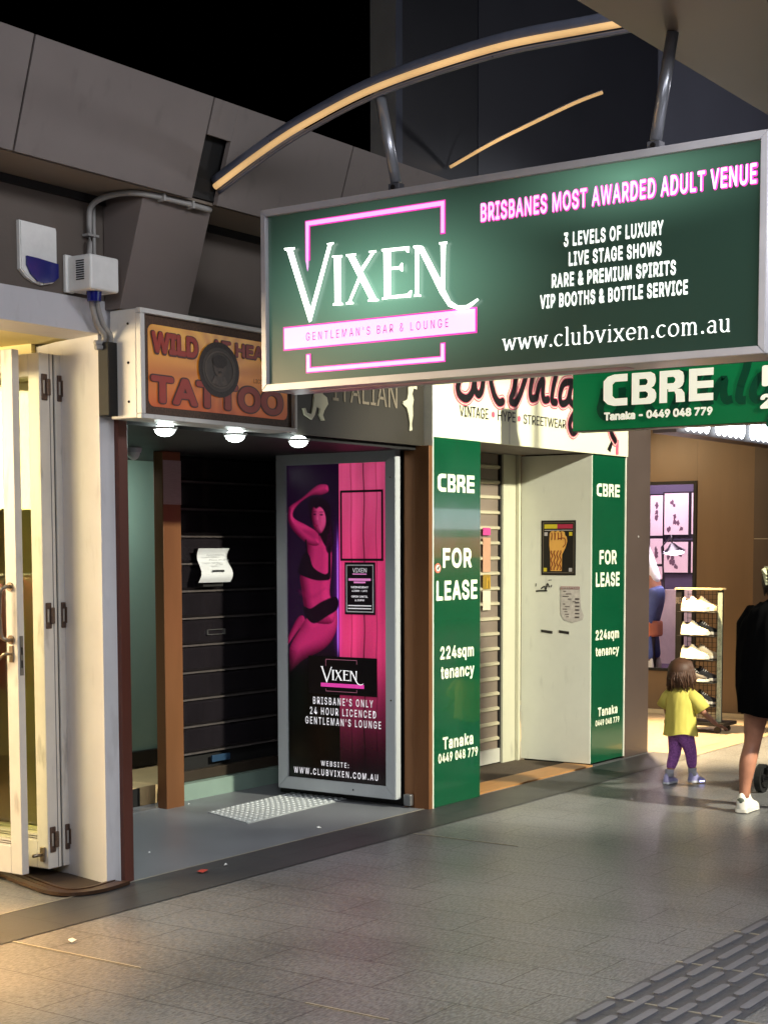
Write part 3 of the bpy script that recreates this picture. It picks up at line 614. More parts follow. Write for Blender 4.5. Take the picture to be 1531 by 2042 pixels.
def closed_smooth(p, k=4):
    q = [Vector((a[0], a[1], 0)) for a in p]; n = len(q); o = []
    for i in range(n):
        p0, p1, p2, p3 = q[(i - 1) % n], q[i], q[(i + 1) % n], q[(i + 2) % n]
        for j in range(k):
            t = j / k; v = 0.5 * ((2 * p1) + (p2 - p0) * t + (2 * p0 - 5 * p1 + 4 * p2 - p3) * t * t + (3 * p1 - p0 - 3 * p2 + p3) * t ** 3); o.append((min(v.x, 7.038), v.y))
    return o
def sdist(poly, U, V):
    """signed distance (positive inside) of grid points to a closed outline"""
    P = np.array(poly, float); d = np.full(U.shape, 1e9); ins = np.zeros(U.shape, bool); n = len(P)
    for i in range(n):
        a = P[i]; b = P[(i + 1) % n]; e = b - a; L2 = (e ** 2).sum() + 1e-12
        t = np.clip(((U - a[0]) * e[0] + (V - a[1]) * e[1]) / L2, 0, 1)
        d = np.minimum(d, np.hypot(U - a[0] - t * e[0], V - a[1] - t * e[1]))
        c = ((a[1] > V) != (b[1] > V)); xi = (b[0] - a[0]) * (V - a[1]) / ((b[1] - a[1]) if abs(b[1] - a[1]) > 1e-9 else 1e-9) + a[0]
        ins ^= (c & (U < xi))
    return np.where(ins, d, -d)
def sstep(a, b, x):
    t = np.clip((x - a) / (b - a), 0, 1); return t * t * (3 - 2 * t)
def poster_print():
    nu, nv = 200, 480
    us = np.linspace(6.17, 7.04, nu); vs = np.linspace(0.145, 2.39, nv); U, V = np.meshgrid(us, vs)
    rs = np.random.RandomState(4); img = np.zeros(U.shape + (3,))
    img[:] = np.array([30, 10, 38.0]); img += (sstep(2.4, 1.2, V)[..., None] * np.array([6, 2, 4.0]))
    img *= (0.35 + 0.65 * sstep(0.7, 1.3, V))[..., None]
    # plank wall on the right
    g = np.zeros(nu); 
    for k in range(5):
        f = 6 * 2 ** k; g += np.interp(us, np.linspace(6.1, 7.1, f), rs.rand(f) - .5) / (1.35 ** k)
    G = np.tile(g, (nv, 1)) + 0.25 * np.sin(V * 9 + 20 * U) * np.tile(np.interp(us, np.linspace(6.1, 7.1, 30), rs.rand(30)), (nv, 1))
    plank = np.array([214, 58, 112.0]) * (1 + 0.22 * G)[..., None] + np.array([14, 26, 22.0]) * sstep(1.5, 2.35, V)[..., None]
    for c in (6.361, 6.47, 6.255):
        plank *= (1 - (0.75 if c == 6.361 else .3) * np.exp(-((U - c - 0.004 * np.sin(V * 14)) / 0.004) ** 2))[..., None]
    plank *= (0.03 + 0.97 * sstep(0.05, 1.25, V))[..., None]
    m = sstep(6.577, 6.573, U)[..., None]; img = img * (1 - m) + plank * m
    tube_ = np.exp(-((U - 6.588) / 0.007) ** 2) * sstep(0.95, 1.1, V) * sstep(2.0, 1.75, V)
    img += tube_[..., None] * np.array([150, 110, 200.0]); img += (np.exp(-((U - 6.588) / 0.03) ** 2) * sstep(0.9, 1.2, V) * sstep(2.1, 1.7, V))[..., None] * np.array([40, 6, 60.0])
    def body(poly, R=0.055, base=(232, 54, 128), dark=(92, 8, 48), lx=-0.75, lv=0.35, k=1.0, shrink=0.0):
        nonlocal img
        s = sdist(closed_smooth(poly, 5), U, V) - shrink; gv, gu = np.gradient(s, vs[1] - vs[0], us[1] - us[0])
        h = np.clip(s / R, 0, 1); tilt = 1 - h; nz = np.sqrt(np.clip(1 - tilt ** 2, 0, 1))
        # outline normal points out of the shape; light from the lower-u (right) and upper side
        lam = np.clip(nz * 0.72 + tilt * (-gu * lx - gv * lv) * 0.7, 0, 1.15)
        col = np.array(dark) + (np.array(base) - np.array(dark)) * lam[..., None] * k
        a = sstep(-0.002, 0.004, s)[..., None]; img = img * (1 - a) + col * a
    def flat(poly, c, soft=0.003, sm=True, amt=1.0):
        nonlocal img
        s = sdist(closed_smooth(poly, 5) if sm else poly, U, V); a = amt * sstep(-soft, soft, s)[..., None]; img = img * (1 - a) + np.array(c, float) * a
    body(FIG['arm2'], .03, k=.7)
    body(FIG['thigh'], .10, lx=-.5, lv=.7, shrink=.012)
    body(FIG['torso'], .085, shrink=.009)
    body(FIG['arm_up'], .045, shrink=.010)
    flat([(6.89, 1.93), (6.70, 1.90), (6.64, 1.80), (6.70, 1.84), (6.80, 1.87)], (120, 12, 62), 0.02, True, .35)
    flat(FIGD['hair'], (26, 6, 24), .006); flat([(6.665, 2.06), (6.64, 1.95), (6.635, 1.80), (6.66, 1.76), (6.69, 1.80), (6.675, 1.92)], (44, 8, 36), .006)
    body([(6.806, 2.085), (6.765, 2.105), (6.712, 2.08), (6.688, 2.03), (6.69, 1.965), (6.718, 1.915), (6.744, 1.902), (6.776, 1.915), (6.80, 1.955), (6.815, 2.02)], .05, base=(246, 84, 148))
    for (u, v, ru, rv) in ((6.788, 2.038, .014, .0055), (6.728, 2.034, .014, .0055)): flat(disc(u, v, ru, rv, 12), (46, 6, 34), .004, False, .9)
    for (u, v) in ((6.790, 2.056), (6.727, 2.053)): flat(disc(u, v, .019, .0035, 10), (70, 8, 44), .004, False, .7)
    flat(disc(6.777, 1.958, .017, .007, 12), (150, 16, 70), .004, False, .9); flat(disc(6.783, 1.99, .010, .006, 10), (150, 20, 80), .006, False, .6); flat([(6.763, 2.04), (6.768, 2.0), (6.758, 2.0)], (255, 120, 170), .005, False, .5)
    flat([(6.828, 2.06), (6.80, 2.09), (6.775, 2.078), (6.74, 2.09), (6.705, 2.06), (6.688, 2.0), (6.692, 1.93), (6.668, 1.90), (6.650, 2.0), (6.66, 2.11), (6.76, 2.16), (6.84, 2.12)], (26, 6, 24), .006)
    # two-piece swimwear
    flat([(6.900, 1.74), (6.865, 1.775), (6.835, 1.74), (6.80, 1.66), (6.70, 1.615), (6.655, 1.64), (6.655, 1.585), (6.70, 1.572), (6.80, 1.575), (6.935, 1.617), (6.938, 1.66)], (22, 6, 24), .004)
    flat([(6.668, 1.82), (6.650, 1.82), (6.648, 1.62), (6.672, 1.62)], (22, 6, 24), .003, False); flat([(6.875, 1.86), (6.862, 1.86), (6.85, 1.74), (6.868, 1.74)], (22, 6, 24), .003, False)
    flat([(6.895, 1.385), (6.83, 1.37), (6.72, 1.425), (6.600, 1.455), (6.590, 1.375), (6.68, 1.32), (6.80, 1.265), (6.875, 1.315)], (22, 6, 24), .004)
    flat([(6.93, 1.50), (6.80, 1.47), (6.70, 1.52), (6.80, 1.44), (6.90, 1.46)], (150, 20, 80), .02, True, .35)
    fade = sstep(0.86, 1.16, V + 0.12 * (U - 6.6)); L = (U > 6.576)
    img = np.where(L[..., None], img * (0.04 + 0.96 * fade)[..., None], img)
    img += rs.normal(0, 2.5, img.shape)
    return us, vs, np.clip(img, 2, 255)
us, vs, img = poster_print(); nv_, nu_ = img.shape[:2]
lin_ = np.where(img / 255 <= 0.04045, img / 255 / 12.92, ((img / 255 + 0.055) / 1.055) ** 2.4)
me = bpy.data.meshes.new('poster'); co = [(DX + 0.004, float(u), float(v)) for v in vs for u in us]
fc = [(j * nu_ + i, j * nu_ + i + 1, (j + 1) * nu_ + i + 1, (j + 1) * nu_ + i) for j in range(nv_ - 1) for i in range(nu_ - 1)]
me.from_pydata(co, [], fc); ca = me.color_attributes.new('print', 'FLOAT_COLOR', 'POINT')
ca.data.foreach_set('color', np.concatenate([lin_, np.ones(lin_.shape[:2] + (1,))], 2).astype(np.float32).ravel())
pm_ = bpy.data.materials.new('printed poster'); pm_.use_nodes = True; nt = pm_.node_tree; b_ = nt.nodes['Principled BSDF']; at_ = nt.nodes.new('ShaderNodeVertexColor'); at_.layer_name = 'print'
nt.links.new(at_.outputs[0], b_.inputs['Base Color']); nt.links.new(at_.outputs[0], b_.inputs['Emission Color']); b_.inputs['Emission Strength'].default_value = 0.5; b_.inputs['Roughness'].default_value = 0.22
poster = link_mesh('poster', me, pm_, pd)
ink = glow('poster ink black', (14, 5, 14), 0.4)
decal('plank_frame', PX, ring_rects(6.193, 6.56, 1.71, 2.20, 0.016), ink, poster, 0.002)
nb = decal('hours_notice', PX, [rect(6.258, 6.520, 1.336, 1.70)], ink, pd, 0.006)
decal('notice_border', PX, ring_rects(6.272, 6.506, 1.352, 1.684, 0.008), mat('white ink', (225, 225, 228), 0.5), nb, 0.008)
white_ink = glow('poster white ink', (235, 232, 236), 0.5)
txt('VIXEN', PX, 6.45, 6.33, 1.63, 0.03, white_ink, nb, 0.009, 0.0)
decal('notice_bars', PX, [rect(6.33, 6.45, 1.615, 1.622), rect(6.295, 6.485, 1.572, 1.588), rect(6.34, 6.44, 1.555, 1.567)], glow('notice pink', (236, 140, 206), 0.5), nb, 0.009)
txt('WEDNESDAY', PX, 6.465, 6.315, 1.52, 0.014, white_ink, nb, 0.009, 0.02); txt('6.30PM - LATE', PX, 6.455, 6.325, 1.495, 0.013, white_ink, nb, 0.009, 0.02)
txt('OPEN UNTIL', PX, 6.46, 6.32, 1.455, 0.014, white_ink, nb, 0.009, 0.02); txt('6.30PM', PX, 6.43, 6.35, 1.43, 0.013, white_ink, nb, 0.009, 0.02)
decal('notice_lines', PX, [rect(6.29, 6.49, 1.395, 1.402), rect(6.29, 6.49, 1.375, 1.382)], white_ink, nb, 0.009)
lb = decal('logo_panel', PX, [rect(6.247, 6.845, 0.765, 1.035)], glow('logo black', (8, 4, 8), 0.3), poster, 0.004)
VIX = {'V1': [(5.054, 3.32), (4.988, 3.317), (4.988, 3.308), (5.0, 3.303), (4.888, 3.001), (4.886, 2.939), (4.898, 2.936), (5.036, 3.304), (5.052, 3.31)], 'V2': [(4.888, 3.001), (4.777, 3.303), (4.783, 3.313), (4.743, 3.315), (4.742, 3.307), (4.755, 3.302), (4.886, 2.939)], 'I': [(4.75, 3.249), (4.689, 3.246), (4.69, 3.237), (4.699, 3.233), (4.699, 3.018), (4.685, 3.009), (4.685, 3.003), (4.747, 3.005), (4.747, 3.013), (4.736, 3.018), (4.738, 3.237), (4.75, 3.242)], 'X1': [(4.665, 3.247), (4.606, 3.245), (4.605, 3.237), (4.614, 3.234), (4.486, 3.019), (4.471, 3.01), (4.471, 3.003), (4.534, 3.005), (4.534, 3.012), (4.524, 3.016), (4.653, 3.233), (4.665, 3.239)], 'X2': [(4.527, 3.248), (4.484, 3.247), (4.484, 3.239), (4.495, 3.236), (4.561, 3.159), (4.573, 3.174), (4.514, 3.236), (4.527, 3.241)], 'X3': [(4.582, 3.146), (4.571, 3.13), (4.637, 3.016), (4.623, 3.01), (4.623, 3.002), (4.666, 3.004), (4.666, 3.012), (4.652, 3.015)], 'E1': [(4.45, 3.249), (4.399, 3.248), (4.399, 3.009), (4.447, 3.006), (4.449, 3.015), (4.436, 3.018), (4.439, 3.234), (4.45, 3.24)], 'E2': [(4.399, 3.248), (4.289, 3.245), (4.293, 3.216), (4.302, 3.217), (4.311, 3.231), (4.399, 3.233)], 'E3': [(4.399, 3.157), (4.346, 3.156), (4.335, 3.171), (4.328, 3.17), (4.328, 3.131), (4.335, 3.132), (4.346, 3.144), (4.399, 3.145)], 'E4': [(4.399, 3.021), (4.299, 3.021), (4.282, 3.036), (4.275, 3.034), (4.281, 3.004), (4.399, 3.008)], 'N1': [(4.264, 3.244), (4.237, 3.244), (4.233, 3.236), (4.237, 3.014), (4.222, 3.008), (4.223, 3.002), (4.261, 3.004), (4.261, 3.011), (4.252, 3.015), (4.255, 3.228), (4.264, 3.236)], 'N2': [(4.237, 3.244), (4.211, 3.237), (4.104, 3.058), (4.09, 3.027), (4.055, 2.965), (4.014, 2.939), (3.963, 2.937), (3.905, 2.962), (3.899, 2.955), (3.95, 2.923), (4.007, 2.918), (4.064, 2.94), (4.113, 3.007), (4.233, 3.221)], 'N3': [(4.117, 3.244), (4.074, 3.243), (4.074, 3.235), (4.083, 3.23), (4.088, 3.027), (4.104, 3.058), (4.108, 3.231), (4.117, 3.236)]}
def remap(p, a, b, c, d):  # logo outline -> other place: u' = a + b*(5.054-u), v' = c + d*(v-2.918)
    return [(a + b * (5.054 - q[0]), c + d * (q[1] - 2.918)) for q in p]
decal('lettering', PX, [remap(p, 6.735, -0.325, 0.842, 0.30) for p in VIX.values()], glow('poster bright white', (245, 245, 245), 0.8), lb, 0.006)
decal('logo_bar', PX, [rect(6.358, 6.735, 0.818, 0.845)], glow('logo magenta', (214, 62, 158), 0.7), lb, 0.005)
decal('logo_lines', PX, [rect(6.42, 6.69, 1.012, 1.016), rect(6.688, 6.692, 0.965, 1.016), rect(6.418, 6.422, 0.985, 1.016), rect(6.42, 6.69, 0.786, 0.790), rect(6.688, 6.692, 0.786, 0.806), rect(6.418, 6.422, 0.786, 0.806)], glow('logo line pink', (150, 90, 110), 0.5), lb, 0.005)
for s, a, b, z, h in (("BRISBANE'S ONLY", 6.804, 6.282, 0.690, 0.052), ('24 HOUR LICENCED', 6.832, 6.256, 0.616, 0.052), ("GENTLEMAN'S LOUNGE", 6.874, 6.214, 0.545, 0.052), ('WEBSITE:', 6.736, 6.492, 0.250, 0.036), ('WWW.CLUBVIXEN.COM.AU', 6.982, 6.241, 0.180, 0.045)):
    txt(s, PX, a, b, z, h, white_ink, poster, 0.006, 0.012, 1.35)
bm = bmesh.new()
for q in ((6.125, 2.28), (6.125, 0.75), (6.45, 0.10)): add_ball(bm, (DX - 0.013, q[0], q[1]), 0.006, seg=8)
mesh_obj('frame_screw', bm, mat('dark screw', (40, 36, 34), 0.4, 0.6), pd)
# ---- tactile mat in the entry
em = thing('stud_mat', 'pale grey studded tactile mat on the entry floor', 'mat', (8.4, 6.8, 0))
Mr = Matrix.Translation((8.0, 6.54, 0)) 
bm = bmesh.new(); add_prism(bm, [(7.82, 6.54), (8.995, 6.60), (8.995, 7.10), (8.0, 7.04)], 'z', 0.004, 0.010); mesh_obj('mat_base', bm, mat('pale mat', (168, 174, 176), 0.6, 0, 0.08, 20), em)
bm = bmesh.new()
for i in range(18):
    for j in range(9):
        u = (i + .5) / 18; v = (j + .5) / 9; x = 7.82 + 0.18 * v + u * (1.175 - 0.18 * v); y = 6.54 + 0.06 * u + 0.5 * v
        bmesh.ops.create_cone(bm, cap_ends=True, segments=8, radius1=0.015, radius2=0.011, depth=0.006, matrix=Matrix.Translation((x, y, 0.0125)))
o = mesh_obj('stud', bm, mat('mat stud', (186, 192, 194), 0.5), em); o['kind'] = 'stuff'

# ================================================================ for-lease bay
green = mat('green lease vinyl', (7, 78, 48), 0.17, 0, 0.10, 3, 0.06, 3.5, spec=0.7, coat=0.4, dirt=0.08)
cream_ink = mat('cream lettering', (238, 240, 214), 0.45, 0, 0.02)
ruby = mat('trim white strip', (226, 224, 208), 0.4)
lp = thing('lease_sign', 'wide green for lease panel beside the bronze door jamb', 'lease sign', (9.3, 5.9, 0))
box('panel', 9.004, 9.625, 5.87, 5.95, 0.004, 2.552, green, lp, 0.002)
box('edge_strip', 8.989, 9.0035, 5.862, 5.95, 0.004, 2.93, ruby, lp)
def blk(s, pl, u0, u1, z, cap, parent, bold=0.032, **k): return txt(s, pl, u0, u1, z, cap, cream_ink, parent, 0.003, bold, 1.12, **k)
P1 = ('y', 5.87)
def cbre(pl, u0, u1, z, h, m, parent, d=0.003):
    """blocky logo lettering: C B R E in heavy rounded strokes"""
    w = (u1 - u0); t = h * 0.235; L = []
    def X(a): return u0 + w * a
    def Z(a): return z + h * a
    k = abs(w) * 0.235 / 1.0
    def C(pts): return [(X(a), Z(b)) for a, b in pts]
    tb = 0.235
    L.append(C([(0.225, 1), (0.10, 1), (0.04, 0.94), (0.0, 0.80), (0.0, 0.20), (0.04, 0.06), (0.10, 0), (0.225, 0), (0.225, tb), (0.11, tb), (0.085, 0.32), (0.085, 0.68), (0.11, 1 - tb), (0.225, 1 - tb)]))
    # B
    L.append(C([(0.265, 0), (0.335, 0), (0.335, 1), (0.265, 1)]))
    L.append(C([(0.335, 1), (0.44, 1), (0.475, 0.93), (0.485, 0.80), (0.485, 0.68), (0.47, 0.56), (0.445, 0.5), (0.335, 0.5), (0.335, 0.60), (0.395, 0.60), (0.41, 0.66), (0.41, 0.74), (0.395, 0.80), (0.335, 0.80)]))
    L.append(C([(0.335, 0.5), (0.445, 0.5), (0.475, 0.44), (0.49, 0.32), (0.49, 0.18), (0.475, 0.06), (0.44, 0), (0.335, 0), (0.335, 0.19), (0.395, 0.19), (0.415, 0.25), (0.415, 0.34), (0.395, 0.40), (0.335, 0.40)]))
    # R
    L.append(C([(0.52, 0), (0.59, 0), (0.59, 1), (0.52, 1)]))
    L.append(C([(0.59, 1), (0.695, 1), (0.73, 0.93), (0.74, 0.80), (0.74, 0.62), (0.725, 0.50), (0.70, 0.44), (0.66, 0.42), (0.59, 0.42), (0.59, 0.60), (0.645, 0.60), (0.662, 0.66), (0.662, 0.74), (0.645, 0.80), (0.59, 0.80)]))
    L.append(C([(0.60, 0.44), (0.66, 0.44), (0.72, 0.40), (0.745, 0.28), (0.75, 0.0), (0.67, 0.0), (0.668, 0.24), (0.655, 0.34), (0.60, 0.34)]))
    # E
    L.append(C([(0.785, 0), (0.857, 0), (0.857, 1), (0.785, 1)]))
    for a, b in ((0.0, 0.225), (0.39, 0.61), (0.775, 1.0)): L.append(C([(0.857, a), (1.0, a), (1.0, b), (0.857, b)]))
    return decal('logo_lettering', pl, L, m, parent, d)
def lease_text(pl, parent, rows):
    for s, a, b, z, h in rows:
        if s == 'CBRE': cbre(pl, a, b, z, h, cream_ink, parent)
        else: blk(s, pl, a, b, z, h, parent)
lease_text(P1, lp, [('CBRE', 9.06, 9.537, 2.183, 0.123), ('FOR', 9.123, 9.504, 1.66, 0.137), ('LEASE', 9.041, 9.58, 1.436, 0.137), ('224sqm', 9.091, 9.533, 1.028, 0.090), ('tenancy', 9.098, 9.541, 0.892, 0.090), ('Tanaka', 9.124, 9.528, 0.398, 0.086), ('0449 048 779', 9.066, 9.59, 0.308, 0.066)])
st = thing('round_sticker', 'small round red and white sticker on the wide green panel', 'sticker', (9.05, 5.866, 1.64))
decal('ring', P1, [disc(9.062, 1.66, 0.04, 0.034)], mat('sticker red', (206, 110, 92), 0.5), st, 0.004); decal('centre', P1, [disc(9.062, 1.66, 0.026, 0.022)], mat('sticker white', (228, 226, 214), 0.5), st, 0.006)
decal('mark', P1, [[(9.045, 1.655), (9.065, 1.675), (9.082, 1.672), (9.06, 1.648)]], mat('dark ink', (40, 42, 46), 0.7), st, 0.008)
lp2 = thing('lease_sign', 'narrow green for lease panel beside the dark pier', 'lease sign', (11.8, 5.95, 0))
box('panel', 11.512, 12.092, 5.95, 6.0, 0.02, 2.556, green, lp2, 0.002)
box('edge_strip', 12.093, 12.108, 5.944, 6.0, 0.02, 2.93, ruby, lp2)
lease_text(('y', 5.95), lp2, [('CBRE', 11.57, 11.985, 2.216, 0.105), ('FOR', 11.625, 11.94, 1.658, 0.118), ('LEASE', 11.562, 11.998, 1.475, 0.118), ('224sqm', 11.565, 11.995, 1.036, 0.083), ('tenancy', 11.567, 11.998, 0.902, 0.078), ('Tanaka', 11.618, 11.978, 0.40, 0.075), ('0449 048 779', 11.575, 12.015, 0.322, 0.05)])
# cream fascia
cf = thing('cream_fascia', 'cream fascia sign with black and pink script over the lease bay', 'shop sign', (10.5, 5.93, 2.56))
box('board', 9.004, 12.092, 5.925, 5.954, 2.557, 3.25, mat('cream board', (240, 238, 204), 0.45, 0, 0.03, 1.5), cf)
FP = ('y', 5.925); blackv = mat('black vinyl', (16, 14, 14), 0.4); pinkv = mat('pink vinyl', (214, 92, 118), 0.45)
txt('VINTAGE', FP, 9.43, 9.818, 2.722, 0.076, blackv, cf, 0.003, 0.004); txt('HYPE', FP, 9.952, 10.206, 2.724, 0.074, blackv, cf, 0.003, 0.004); txt('STREETWEAR', FP, 10.325, 10.99, 2.724, 0.07, blackv, cf, 0.003, 0.004)
decal('dot', FP, [disc(9.888, 2.762, 0.022), disc(10.262, 2.756, 0.022)], pinkv, cf, 0.003)
SCR = {'O': [(9.44, 3.06), (9.416, 2.967), (9.40, 2.908), (9.435, 2.863), (9.507, 2.848), (9.566, 2.873), (9.605, 2.924), (9.63, 3.05)], 'K': [(9.62, 3.06), (9.632, 2.926), (9.679, 2.889), (9.726, 2.934), (9.75, 3.06)], 'K2': [(9.84, 3.10), (9.848, 3.007), (9.862, 2.959), (9.904, 2.892), (9.96, 2.854), (10.016, 2.865)], 'V': [(10.24, 3.15), (10.2, 3.041), (10.172, 2.956), (10.13, 2.88), (10.202, 2.871), (10.274, 2.942), (10.38, 3.12)], 'i': [(10.47, 3.12), (10.45, 3.069), (10.421, 2.975), (10.437, 2.918), (10.512, 2.931)], 'n': [(10.512, 2.931), (10.556, 3.023), (10.617, 3.072), (10.61, 2.99), (10.633, 2.925), (10.695, 2.93)], 't': [(10.84, 3.2), (10.818, 3.123), (10.772, 3.018), (10.757, 2.927), (10.82, 2.917)], 'a': [(11.074, 3.096), (10.945, 3.07), (10.883, 2.974), (10.915, 2.916), (11.011, 2.946), (11.074, 3.088), (11.043, 2.964), (11.09, 2.92)], 'g': [(11.20, 3.08), (11.12, 2.95), (11.15, 2.92), (11.24, 3.05), (11.22, 2.80), (11.11, 2.70), (11.045, 2.76), (11.12, 2.85), (11.30, 2.93)], 'e': [(11.34, 2.98), (11.44, 3.04), (11.42, 3.1), (11.33, 3.02), (11.36, 2.93), (11.50, 2.97)], 'tail': [(11.70, 2.90), (11.76, 2.75), (11.84, 2.68)]}
for w_, m_, d_ in ((0.105, pinkv, 0.0015), (0.085, mat('cream vinyl', (240, 226, 204), 0.45), 0.0032), (0.072, pinkv, 0.005), (0.056, blackv, 0.0068)):
    pl_ = []
    for s_ in SCR.values():
        pl_ += ribbon(s_, w_, 5); pl_.append(disc(s_[0][0], s_[0][1], w_ / 2)); pl_.append(disc(s_[-1][0], s_[-1][1], w_ / 2))
    decal('script_lettering', FP, pl_, m_, cf, d_)
decal('seam', FP, [rect(10.108, 10.113, 2.558, 2.90)], mat('seam grey', (90, 74, 70), 0.6), cf, 0.009)
decal('swash', FP, [[(11.70, 2.60), (11.80, 2.70), (11.83, 2.70), (11.76, 2.58)]], blackv, cf, 0.003); decal('swash_pink', FP, [rect(11.86, 11.91, 2.565, 2.69)], pinkv, cf, 0.003)
# lease shutter
sh2 = thing('roller_shutter', 'cream and taupe ribbed roller shutter in the for lease bay', 'roller shutter', (10.4, 6.66, 0))
taupe = mat('taupe slat', (132, 118, 104), 0.5, 0, 0.1, 6); crm = mat('cream rib', (196, 188, 158), 0.5, 0, 0.08, 6)
box('curtain', 9.6, 11.205, 6.665, 6.69, 0.02, 2.56, taupe, sh2)
bm = bmesh.new(); z = 0.20
while z < 2.56:
    add_prism(bm, [(6.664, z), (6.645, z + 0.008), (6.645, z + 0.026), (6.664, z + 0.034)], 'x', 9.6, 11.205); z += 0.1245
mesh_obj('rib', bm, crm, sh2)
box('bottom_rail', 9.6, 11.205, 6.64, 6.664, 0.02, 0.135, mat('pale rail', (206, 204, 190), 0.5, 0, 0.06), sh2)
box('guide_gap', 11.206, 11.235, 6.65, 6.70, 0.0, 2.56, black_m, sh2)
cb = mat('cream bay paint', (206, 204, 178), 0.5, 0, 0.05, 2, dirt=0.2)
bw = thing('lease_bay', 'cream painted side wall and door frame of the lease bay', 'doorway', (11.4, 6.4, 0))
box('frame_post', 11.236, 11.435, 6.63, 6.72, 0.0, 2.565, cb, bw, 0.003)
box('frame_bead', 11.44, 11.462, 6.60, 6.70, 0.0, 2.565, cb, bw, 0.003); box('frame_stop', 11.467, 11.495, 6.612, 6.70, 0.0, 2.565, cb, bw, 0.003)
box('side_panel', 11.50, 11.54, 5.957, 6.61, 0.02, 2.556, mat('white side panel', (220, 222, 208), 0.45, 0, 0.04, 3, dirt=0.12), bw)
box('bay_ceiling', 9.62, 11.5, 5.957, 6.72, 2.566, 2.59, mat('dim ceiling', (120, 112, 106), 0.7), bw)
boxes('bay_side', [(9.56, 9.61, 5.955, 6.72, 0, 2.565)], taupe, bw)
S5 = ('x', 11.50)
fp = thing('fist_poster', 'black poster with an orange striped raised fist on the cream side wall', 'poster', (11.49, 6.25, 1.6))
decal('sheet', S5, [rect(6.097, 6.418, 1.570, 2.022)], mat('poster black', (14, 13, 12), 0.45), fp, 0.003)
decal('border', S5, ring_rects(6.112, 6.403, 1.588, 2.006, 0.006), mat('poster line', (96, 88, 76), 0.5), fp, 0.0045)
decal('title_bar', S5, [rect(6.27, 6.39, 1.955, 1.99)], mat('poster yellow', (206, 188, 40), 0.5), fp, 0.0045); decal('title_bar', S5, [rect(6.125, 6.27, 1.955, 1.99)], mat('poster crimson', (176, 40, 74), 0.5), fp, 0.0045)
decal('rule', S5, [rect(6.125, 6.39, 1.938, 1.943)], mat('poster grey', (190, 184, 184), 0.5), fp, 0.0045)
decal('corner_square', S5, [rect(6.36, 6.39, 1.895, 1.925), rect(6.13, 6.16, 1.60, 1.63)], mat('poster grey', (190, 184, 184), 0.5), fp, 0.0045); decal('corner_square', S5, [rect(6.13, 6.16, 1.895, 1.925), rect(6.365, 6.395, 1.60, 1.63)], mat('poster yellow', (206, 188, 40), 0.5), fp, 0.0045)
fist = [(6.33, 1.605), (6.225, 1.605), (6.222, 1.74), (6.19, 1.80), (6.175, 1.85), (6.18, 1.885), (6.195, 1.90), (6.20, 1.925), (6.225, 1.935), (6.24, 1.925), (6.26, 1.937), (6.285, 1.928), (6.305, 1.937), (6.33, 1.93), (6.34, 1.91), (6.342, 1.82), (6.335, 1.76)]
decal('fist', S5, [fist], mat('fist gold', (222, 168, 82), 0.5), fp, 0.006)
pl_ = []
for i in range(4):
    u = 6.318 - i * 0.027; pl_ += ribbon([(u + 0.007 * math.sin(k * 1.7 + i), 1.612 + k * 0.018) for k in range(10)], 0.009, 2)
for u in (6.32, 6.29, 6.26, 6.23): pl_ += ribbon([(u, 1.86), (u - 0.004, 1.90), (u, 1.922)], 0.008, 3)
pl_ += ribbon([(6.265, 1.87), (6.20, 1.875), (6.19, 1.83), (6.215, 1.80)], 0.007, 3)
decal('fist_stripe', S5, pl_, mat('fist rust', (134, 56, 26), 0.5), fp, 0.0075)
gs = thing('graffiti_tag', 'black scrawled graffiti tag below the fist poster', 'graffiti', (11.495, 6.39, 1.47))
decal('scrawl', S5, ribbon([(6.47, 1.435), (6.42, 1.44), (6.36, 1.44)], 0.012) + ribbon([(6.47, 1.475), (6.468, 1.50)], 0.008) + ribbon([(6.42, 1.455), (6.39, 1.475), (6.375, 1.45), (6.36, 1.50), (6.34, 1.47)], 0.011) + ribbon([(6.35, 1.528), (6.32, 1.53)], 0.006) + ribbon([(6.325, 1.47), (6.32, 1.49)], 0.008), mat('marker black', (22, 22, 22), 0.5), gs, 0.003)
fl = thing('torn_flyer', 'torn pale flyer with small print on the cream side wall', 'flyer', (11.495, 6.13, 1.3))
decal('sheet', S5, [[(6.235, 1.478), (6.06, 1.475), (6.045, 1.30), (6.02, 1.24), (6.03, 1.205), (6.12, 1.18), (6.20, 1.20), (6.235, 1.25)]], mat('flyer paper', (196, 190, 182), 0.7, 0, 0.15, 25), fl, 0.003)
decal('heading', S5, [rect(6.06, 6.235, 1.455, 1.478)], mat('faded crimson', (160, 92, 98), 0.6), fl, 0.0045)
txt('GENERATIONS', S5, 6.23, 6.065, 1.459, 0.015, mat('flyer paper', (196, 190, 182), 0.7, 0, 0.15, 25), fl, 0.006, 0.03)
fr_ = random.Random(5); decal('print', S5, [rect(u, u - fr_.uniform(0.02, 0.06), v, v + 0.006) for v, u in [(1.225 + 0.021 * i, fr_.uniform(6.12, 6.22)) for i in range(11)]] + [rect(6.06, 6.10, 1.22 + 0.03 * i, 1.232 + 0.03 * i) for i in range(6)], mat('print grey', (88, 80, 78), 0.6), fl, 0.0045)
for nm, u0, u1, lab in (('tape_strip', 6.31, 6.418, 'torn black tape strip, farther from the green panel'), ('tape_strip', 6.155, 6.25, 'torn black tape strip, nearer the green panel')):
    tp = decal(nm, S5, [[(u0, 1.083), (u1, 1.094), (u1, 1.116), (u0, 1.106)]], mat('black tape', (40, 38, 36), 0.5, 0, 0.5, 60), None, 0.003); tag(tp, lab + ' under the flyer', 'tape', 'tape strips on the side wall')
sv = thing('sticker_column', 'faded stickers on the shutter edge beside the wide green panel', 'stickers', (10.95, 6.64, 1.5))
